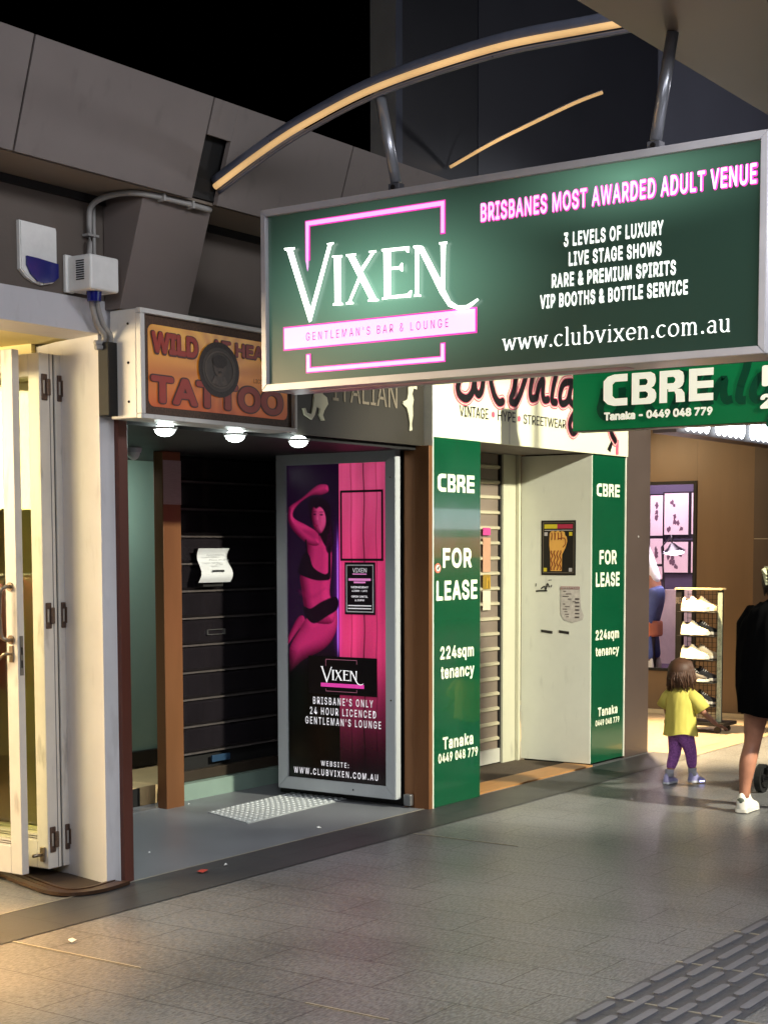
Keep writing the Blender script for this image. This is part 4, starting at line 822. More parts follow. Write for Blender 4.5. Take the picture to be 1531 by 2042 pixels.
for (z0, z1), c in zip(((1.90, 1.96), (1.60, 1.88), (1.46, 1.58), (1.29, 1.45)), ((206, 70, 140), (196, 150, 120), (150, 120, 40), (214, 206, 178))):
    decal('sticker', ('y', 6.645), [rect(10.93, 11.05, z0, z1)], mat('sticker %d' % z1.__hash__(), c, 0.5, 0, 0.1, 12), sv, 0.004)
decal('sticker_mark', ('y', 6.645), ribbon([(10.99, 1.47), (11.0, 1.56), (11.015, 1.50), (11.03, 1.56), (11.04, 1.47)], 0.010, 1, False), mat('yellow mark', (226, 176, 50), 0.5), sv, 0.006)
# dark pier
pier = thing('dark_pier', 'tall dark brown clad pier right of the lease bay', 'pier', (12.35, 6.2, 0))
box('pier_cladding', 12.109, 12.58, 5.948, 6.6, 0.0, 3.6, mat('dark brown cladding', (84, 72, 66), 0.42, 0.1, 0.08, 2), pier, 0.004)
bm = bmesh.new(); add_ball(bm, (12.351, 5.946, 1.89), 0.010, 0.004, 0.010, 10); mesh_obj('screw', bm, mat('bright screw', (214, 214, 210), 0.3, 0.5), pier)
bfill = box('bay_infill', 11.542, 12.108, 6.002, 6.6, 0.0, 2.59, dk, shop)

# ================================================================ hanging lit club sign
cs = thing('hanging_sign', 'large backlit green and pink club sign hung across the footpath', 'hanging sign', (6.5, 3.85, 2.6))
SX = 6.386; SP = ('x', SX)
alu = mat('pale grey aluminium', (186, 184, 190), 0.38, 0.4, 0.05, 6, dirt=0.06)
def sign_frame(y0, y1, z0, z1, w, x0, x1, m, parent):
    bm = mitre(y0, y1, z0, z1, w, x0, x1); bmesh.ops.bevel(bm, geom=list(bm.edges), offset=0.003, segments=2, affect='EDGES'); return mesh_obj('frame', bm, m, parent)
sign_frame(2.495, 5.205, 2.607, 3.525, 0.034, SX - 0.018, SX + 0.02, alu, cs)
box('cabinet', SX + 0.0205, SX + 0.27, 2.50, 5.20, 2.612, 3.52, alu, cs)
boxes('pink_cast_strip', [(SX + 0.12, SX + 0.20, 3.2, 5.0, 2.6085, 2.6115)], mat('painted pink light', (206, 160, 176), 0.5), cs)  # pink light on the cabinet underside, painted as a strip
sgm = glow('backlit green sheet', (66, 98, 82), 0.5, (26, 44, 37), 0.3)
# halo round the logo and headline, painted into the sheet's emission as soft blobs
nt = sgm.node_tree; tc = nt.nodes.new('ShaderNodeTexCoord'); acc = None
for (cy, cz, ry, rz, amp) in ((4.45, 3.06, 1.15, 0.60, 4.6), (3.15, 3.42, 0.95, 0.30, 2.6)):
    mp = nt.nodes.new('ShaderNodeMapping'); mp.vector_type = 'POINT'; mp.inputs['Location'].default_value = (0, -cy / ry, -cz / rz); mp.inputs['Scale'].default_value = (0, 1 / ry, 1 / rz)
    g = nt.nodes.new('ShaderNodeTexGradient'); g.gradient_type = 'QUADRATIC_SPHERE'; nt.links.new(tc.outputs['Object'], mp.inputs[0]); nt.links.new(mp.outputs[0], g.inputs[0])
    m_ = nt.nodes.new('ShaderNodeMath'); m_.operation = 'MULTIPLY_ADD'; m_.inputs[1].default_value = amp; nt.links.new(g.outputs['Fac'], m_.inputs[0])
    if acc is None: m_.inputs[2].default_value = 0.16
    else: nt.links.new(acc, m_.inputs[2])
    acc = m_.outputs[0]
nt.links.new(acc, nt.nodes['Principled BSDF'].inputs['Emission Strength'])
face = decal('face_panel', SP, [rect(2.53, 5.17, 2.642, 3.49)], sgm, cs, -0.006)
lit_w = glow('lit white', (246, 255, 244), 3.2); lit_p = glow('lit pink', (255, 168, 250), 1.25); lit_m = glow('lit magenta', (226, 60, 170), 0.75); lit_t = glow('lit soft white', (236, 244, 236), 0.95)
def raised(name, polys, m, parent, a, b):
    bm = bmesh.new()
    for i, p in enumerate(polys): add_prism(bm, p, 'x', SX - b - 0.0002 * i, SX - a)
    return mesh_obj(name, bm, m, parent)
raised('logo_lettering', list(VIX.values()), lit_w, cs, 0.010, 0.013)
fr = [rect(4.098, 4.925, 3.418, 3.438), rect(4.905, 4.925, 3.25, 3.418), rect(4.098, 4.116, 3.29, 3.418), rect(4.098, 4.925, 2.690, 2.708), rect(4.905, 4.925, 2.708, 2.775), rect(4.098, 4.116, 2.708, 2.77)]
fro = [rect(4.092, 4.931, 3.412, 3.444), rect(4.899, 4.931, 3.244, 3.412), rect(4.092, 4.122, 3.284, 3.412), rect(4.092, 4.931, 2.684, 2.714), rect(4.899, 4.931, 2.714, 2.781), rect(4.092, 4.122, 2.714, 2.776)]
fr[1] = [(4.925, 3.418), (4.905, 3.418), (4.909, 3.215), (4.915, 3.19), (4.925, 3.24)]
for a_, b_ in ((0, 3), (3, 6)):
    e_ = decal('neon_line_edge', SP, fro[a_:b_], lit_m, cs, -0.003); decal('neon_line', SP, fr[a_:b_], lit_p, cs, 0.0)
decal('name_bar_edge', SP, [rect(3.915, 5.075, 2.806, 2.927)], lit_m, cs, -0.001); nbar = decal('name_bar', SP, [rect(3.924, 5.066, 2.814, 2.919)], glow('lit pale pink', (255, 178, 246), 1.12), cs, 0.002)
txt("GENTLEMAN'S BAR & LOUNGE", SP, 4.924, 4.072, 2.846, 0.040, glow('lit plum', (150, 60, 120), 0.5), nbar, 0.005, 0.0, 1.5)
txt('BRISBANES MOST AWARDED ADULT VENUE', SP, 3.90, 2.525 + 0.02, 3.311, 0.092, lit_m, cs, -0.0045, 0.062, 1.12)
txt('BRISBANES MOST AWARDED ADULT VENUE', SP, 3.895, 2.55, 3.315, 0.084, glow('lit blush', (255, 188, 246), 1.15), cs, 0.001, 0.022, 1.12)
for s, a, b, z in (('3 LEVELS OF LUXURY', 3.457, 2.971, 3.152), ('LIVE STAGE SHOWS', 3.431, 2.979, 3.064), ('RARE & PREMIUM SPIRITS', 3.518, 2.910, 2.975), ('VIP BOOTHS & BOTTLE SERVICE', 3.577, 2.853, 2.886)):
    txt(s, SP, a, b, z, 0.063, lit_t, cs, 0.0, 0.030, 1.15)
# pen drawn serif lettering for the web address
def arc(cx, cy, rx, ry, a0, a1, n=10): return [(cx + rx * math.cos(math.radians(a0 + (a1 - a0) * i / n)), cy + ry * math.sin(math.radians(a0 + (a1 - a0) * i / n))) for i in range(n + 1)]
GL = {'w': (1.35, [[(0.1, 1), (0.38, 0)], [(0.38, 0), (0.66, 0.95)], [(0.66, 0.95), (0.94, 0)], [(0.94, 0), (1.24, 1)], [(-.04, 1), (.26, 1)], [(1.1, 1), (1.36, 1)]]),
      '.': (0.35, 'dot'), 'c': (0.85, [arc(.45, .5, .38, .5, 45, 315)]), 'l': (0.4, [[(.2, 1.55), (.2, 0)], [(.05, 1.55), (.2, 1.55)], [(.05, 0), (.36, 0)]]),
      'u': (0.98, [[(.18, 1)] + arc(.45, .32, .27, .32, 180, 330), [(.75, 1), (.75, 0)], [(.02, 1), (.18, 1)], [(.6, 1), (.75, 1)], [(.75, 0), (.9, 0)]]),
      'b': (0.98, [[(.18, 1.55), (.18, 0)], arc(.5, .5, .36, .5, 150, -150, 14), [(.03, 1.55), (.18, 1.55)]]), 'v': (0.95, [[(.12, 1), (.47, 0)], [(.47, 0), (.82, 1)], [(-.02, 1), (.26, 1)], [(.7, 1), (.94, 1)]]),
      'i': (0.42, [[(.2, 1), (.2, 0)], [(.05, 1), (.2, 1)], [(.05, 0), (.36, 0)], [(.17, 1.36), (.23, 1.40)]]), 'x': (0.95, [[(.1, 1), (.8, 0)], [(.78, 1), (.12, 0)], [(0, 1), (.25, 1)], [(.66, 1), (.9, 1)], [(0, 0), (.25, 0)], [(.66, 0), (.93, 0)]]),
      'e': (0.88, [arc(.45, .5, .37, .5, 5, 315, 14), [(.1, .52), (.80, .52)]]), 'n': (1.0, [[(.18, 1), (.18, 0)], [(.18, .7)] + arc(.47, .62, .28, .36, 150, 0) + [(.75, 0)], [(.03, 1), (.18, 1)], [(.05, 0), (.32, 0)], [(.62, 0), (.9, 0)]]),
      'o': (0.98, [arc(.47, .5, .4, .5, 0, 360, 18)]), 'm': (1.5, [[(.18, 1), (.18, 0)], [(.18, .7)] + arc(.43, .62, .25, .36, 150, 0) + [(.68, 0)], [(.68, .7)] + arc(.95, .62, .26, .36, 150, 0) + [(1.21, 0)], [(.03, 1), (.18, 1)], [(.05, 0), (.32, 0)], [(.56, 0), (.8, 0)], [(1.1, 0), (1.35, 0)]]),
      'a': (0.88, [arc(.42, .7, .27, .28, 150, 0) + [(.69, .05), (.80, 0)], arc(.38, .28, .27, .27, 60, 330, 12)])}
def nib_text(s, pl, u0, u1, z, xh, m, parent, d, nib=0.17, name='lettering'):
    tot = sum(GL[c][0] + 0.16 for c in s) - 0.16; k = abs(u1 - u0) / tot; sg = 1 if u1 > u0 else -1; x = 0; P = []
    nv = Vector((math.cos(0.35), math.sin(0.35))) * nib / 2
    for c in s:
        w, st_ = GL[c]
        def T(p): return (u0 + sg * k * (x + p[0]), z + xh * p[1])
        if st_ == 'dot': P.append([T(p) for p in disc(0.17, 0.10, 0.12, 0.12, 10)])
        else:
            for poly in st_:
                for a, b in zip(poly[:-1], poly[1:]):
                    A = Vector(a); B = Vector(b)
                    P.append([T(q) for q in (A + nv, B + nv, B - nv, A - nv)]); t = (B - A); 
                    if t.length > 1e-6:
                        n_ = Vector((-t.y, t.x)).normalized() * 0.035; P.append([T(q) for q in (A + n_, B + n_, B - n_, A - n_)])
        x += w + 0.16
    return decal(name, pl, P, m, parent, d)
nib_text('www.clubvixen.com.au', SP, 3.775, 2.655, 2.713, 0.052, glow('lit address white', (245, 250, 245), 1.2), cs, 0.0)
strut_m = mat('galvanised steel', (150, 152, 160), 0.3, 0.6, 0.15, 10)
def strut(y0, y1, z1):
    bm = bmesh.new(); A = Vector((6.47, y0, 3.58)); B = Vector((6.47, y1, z1)); add_tube(bm, [A, B], 0.027, 16, up=(1, 0, 0)); h = mesh_obj('hanger', bm, strut_m, cs, smooth=True)
    boxes('hanger_bracket', [(6.445, 6.495, y0 - 0.032, y0 + 0.032, 3.521, 3.575)], mat('dull bracket', (92, 92, 98), 0.5, 0.4), h, 0.004)
    bm = bmesh.new(); add_tube(bm, [(6.435, y0, 3.555), (6.505, y0, 3.555)], 0.012, 8); mesh_obj('bolt', bm, mat('dark screw', (40, 36, 34), 0.4, 0.6), h)
strut(4.43, 4.53, 4.03); strut(3.05, 2.975, 4.028)
# ---- arches carrying the glass awning
def arch(label, x, path, hw, hh, led_w, parent_group):
    a = thing('light_arch', label, 'arch', (x, path[0][1], path[0][2] if len(path[0]) > 2 else 3.7), group=parent_group)
    P = smooth_path([(x, p[0], p[1]) for p in path], 6)
    def sweep(x0, x1, lo, hi, skip=0):
        bm = bmesh.new(); pr = None
        for i, p in enumerate(P[skip:]):
            i += skip; t = (P[min(i + 1, len(P) - 1)] - P[max(i - 1, 0)]).normalized(); n = Vector((0, -t.z, t.y)); n = n if n.z > 0 else -n
            cur = [bm.verts.new(Vector((x0, p.y, p.z)) + n * lo), bm.verts.new(Vector((x1, p.y, p.z)) + n * lo), bm.verts.new(Vector((x1, p.y, p.z)) + n * hi), bm.verts.new(Vector((x0, p.y, p.z)) + n * hi)]
            if pr:
                for k in range(4): bm.faces.new((pr[k], pr[(k + 1) % 4], cur[(k + 1) % 4], cur[k]))
            else: bm.faces.new(cur)
            pr = cur
        bm.faces.new(list(reversed(pr))); bmesh.ops.recalc_face_normals(bm, faces=bm.faces); return bm
    def off(dx, dn):
        out = []
        for i, p in enumerate(P):
            t = (P[min(i + 1, len(P) - 1)] - P[max(i - 1, 0)]).normalized(); n = Vector((0, -t.z, t.y)); n = n if n.z > 0 else -n
            out.append(p + n * dn + Vector((dx, 0, 0)))
        return out
    sm_ = mat('blue grey steel tube', (112, 116, 134), 0.3, 0.6, 0.12, 8)
    tube('beam', off(hw * .5, hh * .26), hh * .36, sm_, a, 16, up=(1, 0, 0)); tube('lower_rail', off(hw * .4, -hh * .44), hh * .12, sm_, a, 10, up=(1, 0, 0))
    tube('led_strip', off(0.004, -led_w * .34), led_w * .5, glow('amber led strip', (246, 198, 134), 0.58, (200, 160, 110), var=0.25, scale=2.5), a, 12, up=(1, 0, 0))
    return a, sweep
A0 = [(5.56, 3.71), (5.24, 3.845), (4.95, 3.945), (4.5, 4.052), (3.87, 4.116), (3.40, 4.112), (3.02, 4.10)]
arch('curved steel arch with amber light strip carrying the club sign', 6.42, A0, 0.055, 0.092, 0.032, None)
arch('small distant curved arm with amber light strip on the dark building', 10.3, [(6.56, 4.695), (6.2, 4.815), (5.891, 4.90), (5.5, 5.0), (5.277, 5.039)], 0.025, 0.03, 0.024, None)
box_ = box('arch_socket', 6.275, 6.450, 5.585, 5.60, 3.63, 3.90, black_m, canopy)
# ---- awning sheet overhead, dark building behind
aw = thing('awning', 'brown awning underside cutting across the top right corner', 'awning', (8, 2.4, 4.03))
awm = mat('bronze awning sheet', (108, 96, 86), 0.42, 0.1, 0.08, 1.2)
box('sheet', 4.6, 12.5, 2.38, 3.13, 4.032, 4.044, awm, aw)
db = thing('dark_building', 'tall dark blue grey building above and behind the canopy', 'building', (16, 6.7, 3))
dbm = mat('midnight panel', (30, 33, 42), 0.4, 0.1, 0.08, 1.0); dbl = mat('lit slate panel', (112, 116, 132), 0.5, 0.1, 0.08, 0.7)  # right-hand panel coloured lighter to carry the light on that end
box('wall_panel', 9.69, 10.766, 6.6, 6.8, 3.3, 16, dbm, db); box('wall_panel', 10.78, 14.02, 6.6, 6.8, 3.3, 16, mat('charcoal panel', (44, 47, 58), 0.45, 0.1, 0.1, 0.8), db); box('wall_panel', 14.035, 30, 6.6, 6.8, 3.3, 16, dbl, db)
box('corner_pilaster', 9.60, 9.685, 6.575, 6.8, 3.0, 16, mat('steel blue pilaster', (62, 68, 84), 0.4, 0.2), db)
# ================================================================ second hanging sign (lease)
hs = thing('hanging_sign', 'green hanging for lease sign behind the big club sign', 'hanging sign', (10, 4, 2.6))
HX = 9.93; HP = ('x', HX)
box('cabinet', HX + 0.004, HX + 0.16, 2.55, 5.30, 2.612, 3.012, mat('dark sign cabinet', (60, 62, 58), 0.45, 0.3), hs, 0.003)
gm2 = glow('backlit lease green', (10, 112, 62), 0.35, (8, 92, 52), 0.2, var=0.35, scale=1.6)
decal('face_panel', HP, [rect(2.555, 5.295, 2.617, 3.007)], gm2, hs, 0.0)
ghost = mat('ghost lettering', (8, 70, 48), 0.25)
gp = []
for s_ in SCR.values(): gp += ribbon([(5.05 - (u - 9.44) * 0.75, 2.70 + (v - 2.85) * 0.95) for u, v in s_], 0.055, 4)
decal('ghost_lettering', HP, gp, ghost, hs, 0.003)
lit_c = glow('lit cream', (226, 224, 208), 0.55)
cbre(HP, 5.055, 4.242, 2.776, 0.215, lit_c, hs, 0.006)
txt('Tanaka - 0449 048 779', HP, 5.049, 4.246, 2.678, 0.056, lit_c, hs, 0.006, 0.045)
txt('FOR LEASE', HP, 3.905, 2.75, 2.845, 0.135, lit_c, hs, 0.006, 0.045); txt('224sqm tenancy', HP, 3.915, 2.75, 2.70, 0.095, lit_c, hs, 0.006, 0.045)
boxes('hanger', [(10.0, 10.05, 4.6, 4.65, 3.0125, 4.05), (10.0, 10.05, 3.2, 3.25, 3.0125, 4.03)], strut_m, hs)
# ================================================================ forecourt right of the pier
fcb = thing('brown_shopfront', 'brown clad recessed shopfront wall right of the dark pier', 'building', (15.6, 7, 0))
bw_m = mat('bronze brown cladding', (108, 88, 68), 0.45, 0.1, 0.06, 1.5, streak=(1, 4, 0.3))
WX = 15.60
boxes('wall', [(WX, WX + 0.12, 6.20, 6.835, 0.05, 3.2), (WX, WX + 0.12, 8.6, 9.2, 0.05, 3.2), (WX, WX + 0.12, 6.836, 8.599, 2.50, 3.2), (WX, WX + 0.12, 6.836, 8.599, 0.05, 0.465)], bw_m, fcb)
boxes('skirting', [(WX - 0.012, WX, 6.20, 9.2, 0.0, 0.048)], mat('bright base line', (206, 190, 160), 0.35, 0.3), fcb)  # pale strip added to draw the bright line of light at the wall base
boxes('end_pier', [(WX - 0.02, WX + 0.3, 5.75, 6.195, 0, 1.878), (WX - 0.02, WX + 0.3, 5.75, 6.195, 1.888, 3.2)], mat('dark umber cladding', (84, 72, 64), 0.4, 0.2, 0.06, 2), fcb)
box('joint_strip', WX - 0.021, WX + 0.29, 5.76, 6.19, 1.879, 1.887, trim_m, fcb)
boxes('window_frame', [(WX - 0.015, WX + 0.04, 6.836, 6.872, 0.466, 2.499), (WX - 0.015, WX + 0.04, 6.873, 8.6, 2.465, 2.499), (WX - 0.015, WX + 0.04, 6.873, 8.6, 0.466, 0.495)], black_m, fcb)
box('window_pane', WX + 0.05, WX + 0.056, 6.873, 8.6, 0.496, 2.464, glass('shop glass', (0.96, 0.95, 0.97), 0.02), fcb)
box('forecourt_ceiling', 12.59, 16, 5.95, 9.2, 3.10, 3.16, mat('dim ceiling', (120, 112, 106), 0.7), fcb)
box('back_wall', 12.59, WX, 9.2, 9.3, 0, 3.1, bw_m, fcb)
# row of bright bulbs under the far awning edge
lr = thing('light_row', 'row of bright white bulbs along the edge above the brown shopfront', 'light row', (14, 5.7, 2.9))
box('housing', 12.6, 15.9, 5.72, 5.94, 2.785, 3.25, mat('dark bulb housing', (52, 44, 46), 0.5), lr)
blb = glow('bulb white', (235, 245, 255), 6.0)
for i in range(20):
    if i % 6 == 4: continue
    x = 12.78 + i * 0.135; bm = bmesh.new(); add_ball(bm, (x, 5.695, 2.89), 0.044, 0.03, 0.09, 12); mesh_obj('bulb', bm, blb, lr, smooth=True)
# studio behind the window
stu = thing('studio_interior', 'pinkish lit studio walls and raised floor behind the shop window', 'room', (16.6, 8, 0))
pkw = mat('mauve studio wall', (74, 64, 88), 0.7, 0, 0.05)
box('wall', 17.22, 17.3, 6.3, 9.4, 0.4, 3.2, pkw, stu); box('floor', WX + 0.125, 17.22, 6.3, 9.4, 0.3, 0.44, mat('plum floor', (70, 50, 80), 0.5), stu); box('side_wall', WX + 0.125, 17.22, 9.4, 9.5, 0.4, 3.2, pkw, stu); box('near_wall', WX + 0.125, 17.22, 6.2, 6.3, 0.4, 3.2, pkw, stu); box('ceiling', WX + 0.125, 17.22, 6.3, 9.4, 3.2, 3.26, pkw, stu)
box('bench', 16.9, 17.2, 6.4, 9.3, 0.441, 1.30, mat('pale bench', (226, 206, 200), 0.5), stu)
pic_m = mat('print paper', (232, 206, 214), 0.6, 0, 0.04); pfr = mat('black picture frame', (28, 22, 32), 0.4); pink_ink = mat('sketch ink', (104, 74, 92), 0.7)
ps = [(8.125, 7.965, 1.935, 2.41), (7.945, 7.64, 1.945, 2.43), (8.125, 7.965, 1.60, 1.90), (7.945, 7.64, 1.50, 1.86), (8.125, 7.965, 1.42, 1.57), (7.60, 7.45, 1.95, 2.43), (7.60, 7.45, 1.5, 1.86)]
where = ['of sketches high on the studio wall, partly behind the dark pier edge', 'of feather sketches high on the studio wall, largest in the top row', 'of sketches in the middle row beside the standing man', 'of round sketches directly behind the pendant lamp', 'low behind the standing man', 'at the right end of the top row', 'at the right end of the middle row']
r5 = random.Random(11)
for (a, b, z0, z1), w in zip(ps, where):
    t = thing('framed_print', 'framed print ' + w, 'framed print', (17.2, a, z0), group='framed prints on the studio wall')
    boxes('picture_frame', [(17.195, 17.219, b - .018, a + .018, z0 - .018, z1 + .018)], pfr, t)
    sh_ = decal('paper', ('x', 17.195), [rect(b, a, z0, z1)], pic_m, t, 0.002)
    marks = []
    for k in range(7 if a - b > .2 else 3):
        cu = r5.uniform(b + .05, a - .05) if a - b > .2 else (a + b) / 2; cv = r5.uniform(z0 + .06, z1 - .06)
        marks.append([(cu + r5.uniform(.012, .032) * math.cos(q * .7), cv + r5.uniform(.015, .05) * math.sin(q * .7)) for q in range(9)])
    decal('sketch', ('x', 17.195), marks, pink_ink, sh_, 0.004)
pl_ = thing('pendant_lamp', 'lit dark enamel desk lamp inside the studio window', 'lamp', (16.2, 7.39, 1.75))
bm = bmesh.new(); add_tube(bm, [(16.2, 7.39, 1.84), (16.2, 7.38, 1.80), (16.2, 7.37, 1.745)], [0.025, 0.06, 0.135], 20, cap=False); mesh_obj('shade', bm, mat('dark enamel', (46, 40, 52), 0.3), pl_, smooth=True)
bm = bmesh.new(); add_ball(bm, (16.2, 7.37, 1.742), 0.115, 0.115, 0.03, 16); mesh_obj('bulb', bm, glow('studio lamp', (250, 240, 255), 6.0), pl_, smooth=True)
tube('arm', [(16.2, 7.39, 1.84), (16.25, 7.42, 1.93), (16.6, 7.7, 1.8), (16.9, 7.8, 1.3)], 0.010, mat('dark enamel', (46, 40, 52), 0.3), pl_)
lamp('studio_lamp_light', 'POINT', (16.15, 7.37, 1.68), (16, 7, 0), 7, (1, 0.92, 1), 0.05)
cu = thing('leather_couch', 'orange leather cushion seen through the studio window by the dark pier', 'couch', (16.0, 7.85, 0.44))
box('cushion', 15.85, 16.25, 7.50, 8.5, 0.80, 0.98, mat('orange leather', (214, 120, 78), 0.4, 0, 0.1), cu, 0.03)
box('base', 15.9, 16.2, 7.55, 8.45, 0.44, 0.795, mat('black vinyl base', (26, 22, 30), 0.4), cu, 0.01)
# ================================================================ shoe rack
rk = thing('shoe_rack', 'black wheeled mesh display rack with five rows of sneakers', 'shoe rack', (14.3, 6.22, 0))
rkm = mat('black rack metal', (24, 22, 22), 0.4, 0.4)
boxes('upright', [(14.27, 14.33, 6.40, 6.465, 0.11, 1.385), (14.27, 14.33, 5.99, 6.03, 0.11, 1.385)], rkm, rk, 0.003)
box('graffiti_strip', 14.262, 14.269, 5.975, 6.022, 0.11, 1.36, mat('pale scribbled strip', (116, 124, 112), 0.5, 0, 0.5, 40), rk)
boxes('top_bar', [(14.26, 14.36, 5.98, 6.47, 1.386, 1.402)], mat('lit top bar', (200, 176, 130), 0.4, 0.3), rk)
bm = bmesh.new()
for i in range(26): add_box(bm, 14.40, 14.404, 6.03, 6.40, 0.16 + i * 0.047, 0.164 + i * 0.047)
for i in range(9): add_box(bm, 14.405, 14.409, 6.05 + i * 0.043, 6.054 + i * 0.043, 0.12, 1.37)
mesh_obj('grid', bm, rkm, rk)
boxes('shelf', [(14.15, 14.40, 6.02, 6.40, z - 0.014, z - 0.006) for z in (1.18, 0.948, 0.716, 0.497, 0.268)], rkm, rk)
box('base', 14.15, 14.48, 5.90, 6.52, 0.075, 0.108, rkm, rk, 0.004)
for x in (14.2, 14.43):
    for y in (5.98, 6.45):
        bm = bmesh.new(); bmesh.ops.create_cone(bm, cap_ends=True, segments=16, radius1=0.034, radius2=0.034, depth=0.025, matrix=Matrix.Translation((x, y, 0.036)) @ Matrix.Rotation(math.pi / 2, 4, 'Y')); mesh_obj('castor', bm, rkm, rk)
txt('SALE', ('x', 14.27), 6.46, 6.41, 1.25, 0.06, mat('print grey', (88, 80, 78), 0.6), rk, 0.003)

def shoe_parts(root, L, up_m, sole_m, ankle=0.44):
    """sneaker along local +X, heel at origin, local coordinates"""
    out = [(0.0, .10), (.02, .15), (.12, .175), (.3, .165), (.45, .16), (.65, .19), (.82, .18), (.94, .12), (1.0, .04)]
    pts = [(x * L, w * L) for x, w in out] + [(x * L, -w * L) for x, w in reversed(out)]
    bm = bmesh.new(); add_prism(bm, pts, 'z', 0.0, 0.10 * L); bmesh.ops.bevel(bm, geom=list(bm.edges), offset=0.012 * L, segments=2, affect='EDGES'); mesh_obj('sole', bm, sole_m, root, True)
    k_ = ankle / .44
    rings = [(0.0, .10, .30 * k_), (0.03, .12, .46 * k_), (0.07, .135, .48 * k_), (0.13, .145, .41 * k_), (0.24, .15, .40 * k_), (.31, .15, .44 * k_), (.35, .15, .52 * k_), (.40, .15, .50 * k_), (.47, .152, .40), (.58, .16, .315), (.7, .17, .26), (.82, .165, .225), (.92, .125, .185), (.985, .05, .12)]
    bm = bmesh.new(); pr = None; n = 12
    for x, w, h in rings:
        cur = [bm.verts.new((x * L, w * L * math.cos(math.pi * k / n) * (1 if k not in (0, n) else 1), 0.09 * L + (h - .09) * L * (math.sin(math.pi * k / n) ** 0.75 if 0 < k < n else 0))) for k in range(n + 1)]
        if pr:
            for k in range(n): bm.faces.new((pr[k], pr[k + 1], cur[k + 1], cur[k]))
        else: bm.faces.new(cur)
        pr = cur
    bm.faces.new(list(reversed(pr))); bmesh.ops.recalc_face_normals(bm, faces=bm.faces)
    u_ = mesh_obj('upper', bm, up_m, root, True, True)
    bm = bmesh.new(); add_ball(bm, (.19 * L, 0, .40 * L * k_), .13 * L, .085 * L, .035 * L, 12); mesh_obj('collar', bm, mat('dark lining', (40, 36, 34), 0.9), root, True, True)
    bm = bmesh.new()
    for q in range(4):
        x = (.43 + q * .06) * L; h = (.44 - q * .05) * L; add_tube(bm, [(x, -.09 * L, h - .05 * L), (x + .01 * L, 0, h + .015 * L), (x, .09 * L, h - .05 * L)], .012 * L, 6)
    mesh_obj('lace', bm, mat('pale lace', (232, 226, 214), 0.8), root, True, True)
sc_ = mat('cream suede', (226, 208, 172), 0.7, 0, 0.08, 20); ss_ = mat('white rubber', (236, 226, 204), 0.5); sd_ = mat('charcoal knit', (44, 42, 42), 0.7); so_ = mat('orange tinted upper', (226, 170, 130), 0.6, 0, 0.35, 9)
rows = [(1.182, 'top row', so_, sc_), (0.95, 'second row from the top', sc_, sd_), (0.718, 'middle row', sc_, sc_), (0.499, 'fourth row down', sd_, sd_), (0.27, 'bottom row', sc_, sd_)]
for z, w, m1, m2 in rows:
    for k, m_ in ((0, m1), (1, m2)):
        t = thing('sneaker', ('%s sneaker on the %s of the rack, ' % ({sc_: 'cream', sd_: 'dark', so_: 'cream and orange'}[m_], w)) + ('nearer the footpath' if k == 0 else 'set behind its mate'), 'sneaker', (14.21 + 0.11 * k, 6.365 - 0.035 * k, z), -math.pi / 2 + (0.12 if k else -0.05), 'sneakers on the rack')
        shoe_parts(t, 0.29, m_, ss_, 0.42)
# ================================================================ people
from mathutils import noise as mnoise
skin_m = mat('skin', (168, 116, 92), 0.5, 0, 0.14, 14, spec=0.4)
def add_fingers(bm, palm, fwd, side, L, curl=0.4, down=Vector((0, 0, -1))):
    """four unequal bent fingers and a side thumb from the palm centre"""
    fwd = Vector(fwd).normalized(); side = Vector(side).normalized(); nrm = fwd.cross(side).normalized(); dn = nrm if nrm.dot(down) > 0 else -nrm
    palm = Vector(palm); r = L * 0.085
    M = Matrix((fwd, side, dn)).transposed().to_4x4(); M.translation = palm
    bmesh.ops.create_uvsphere(bm, u_segments=12, v_segments=8, radius=1, matrix=M @ Matrix.Diagonal((L * .42, L * .34, L * .15, 1)))
    for i, f in enumerate((.82, .95, 1.0, .88)):
        b = palm + fwd * L * .30 + side * L * (.24 - .16 * i); d1 = (fwd + dn * curl * .5).normalized(); d2 = (fwd + dn * curl * 1.6).normalized(); d3 = (fwd + dn * curl * 3.0).normalized(); k = L * .22 * f
        add_tube(bm, [b, b + d1 * k, b + d1 * k + d2 * k * .8, b + d1 * k + d2 * k * .8 + d3 * k * .65], [r, r * .95, r * .85, r * .6], 8)
    b = palm - fwd * L * .10 + side * L * .30; d1 = (side * .8 + fwd * .6).normalized(); d2 = (side * .2 + fwd + dn * .4).normalized()
    add_tube(bm, [b, b + d1 * L * .24, b + d1 * L * .24 + d2 * L * .2], [r * 1.2, r * 1.05, r * .7], 8)
def person_body(root, nodes, edges, rootnode, hands, head, m):
    me = skin_mesh(nodes, edges, rootnode, 2); bm = bmesh.new(); bm.from_mesh(me); bpy.data.meshes.remove(me)
    for h in hands: add_fingers(bm, *h)
    c, r = head
    add_ball(bm, (c[0] + r * .98, c[1], c[2] - r * .1), r * .16, r * .13, r * .2, 10)
    for s in (1, -1): add_ball(bm, (c[0], c[1] + s * r * .92, c[2] - r * .05), r * .16, r * .07, r * .24, 10)
    add_ball(bm, (c[0] + r * .86, c[1], c[2] - r * .5), r * .10, r * .26, r * .06, 10)
    b = mesh_obj('body', bm, m, root, True, True)
    bm = bmesh.new()
    for s in (1, -1): add_ball(bm, (c[0] + r * .86, c[1] + s * r * .34, c[2] + r * .08), r * .10, r * .13, r * .09, 10)
    mesh_obj('eye', bm, mat('dark eye', (40, 30, 26), 0.2), b, True, True)
    return b
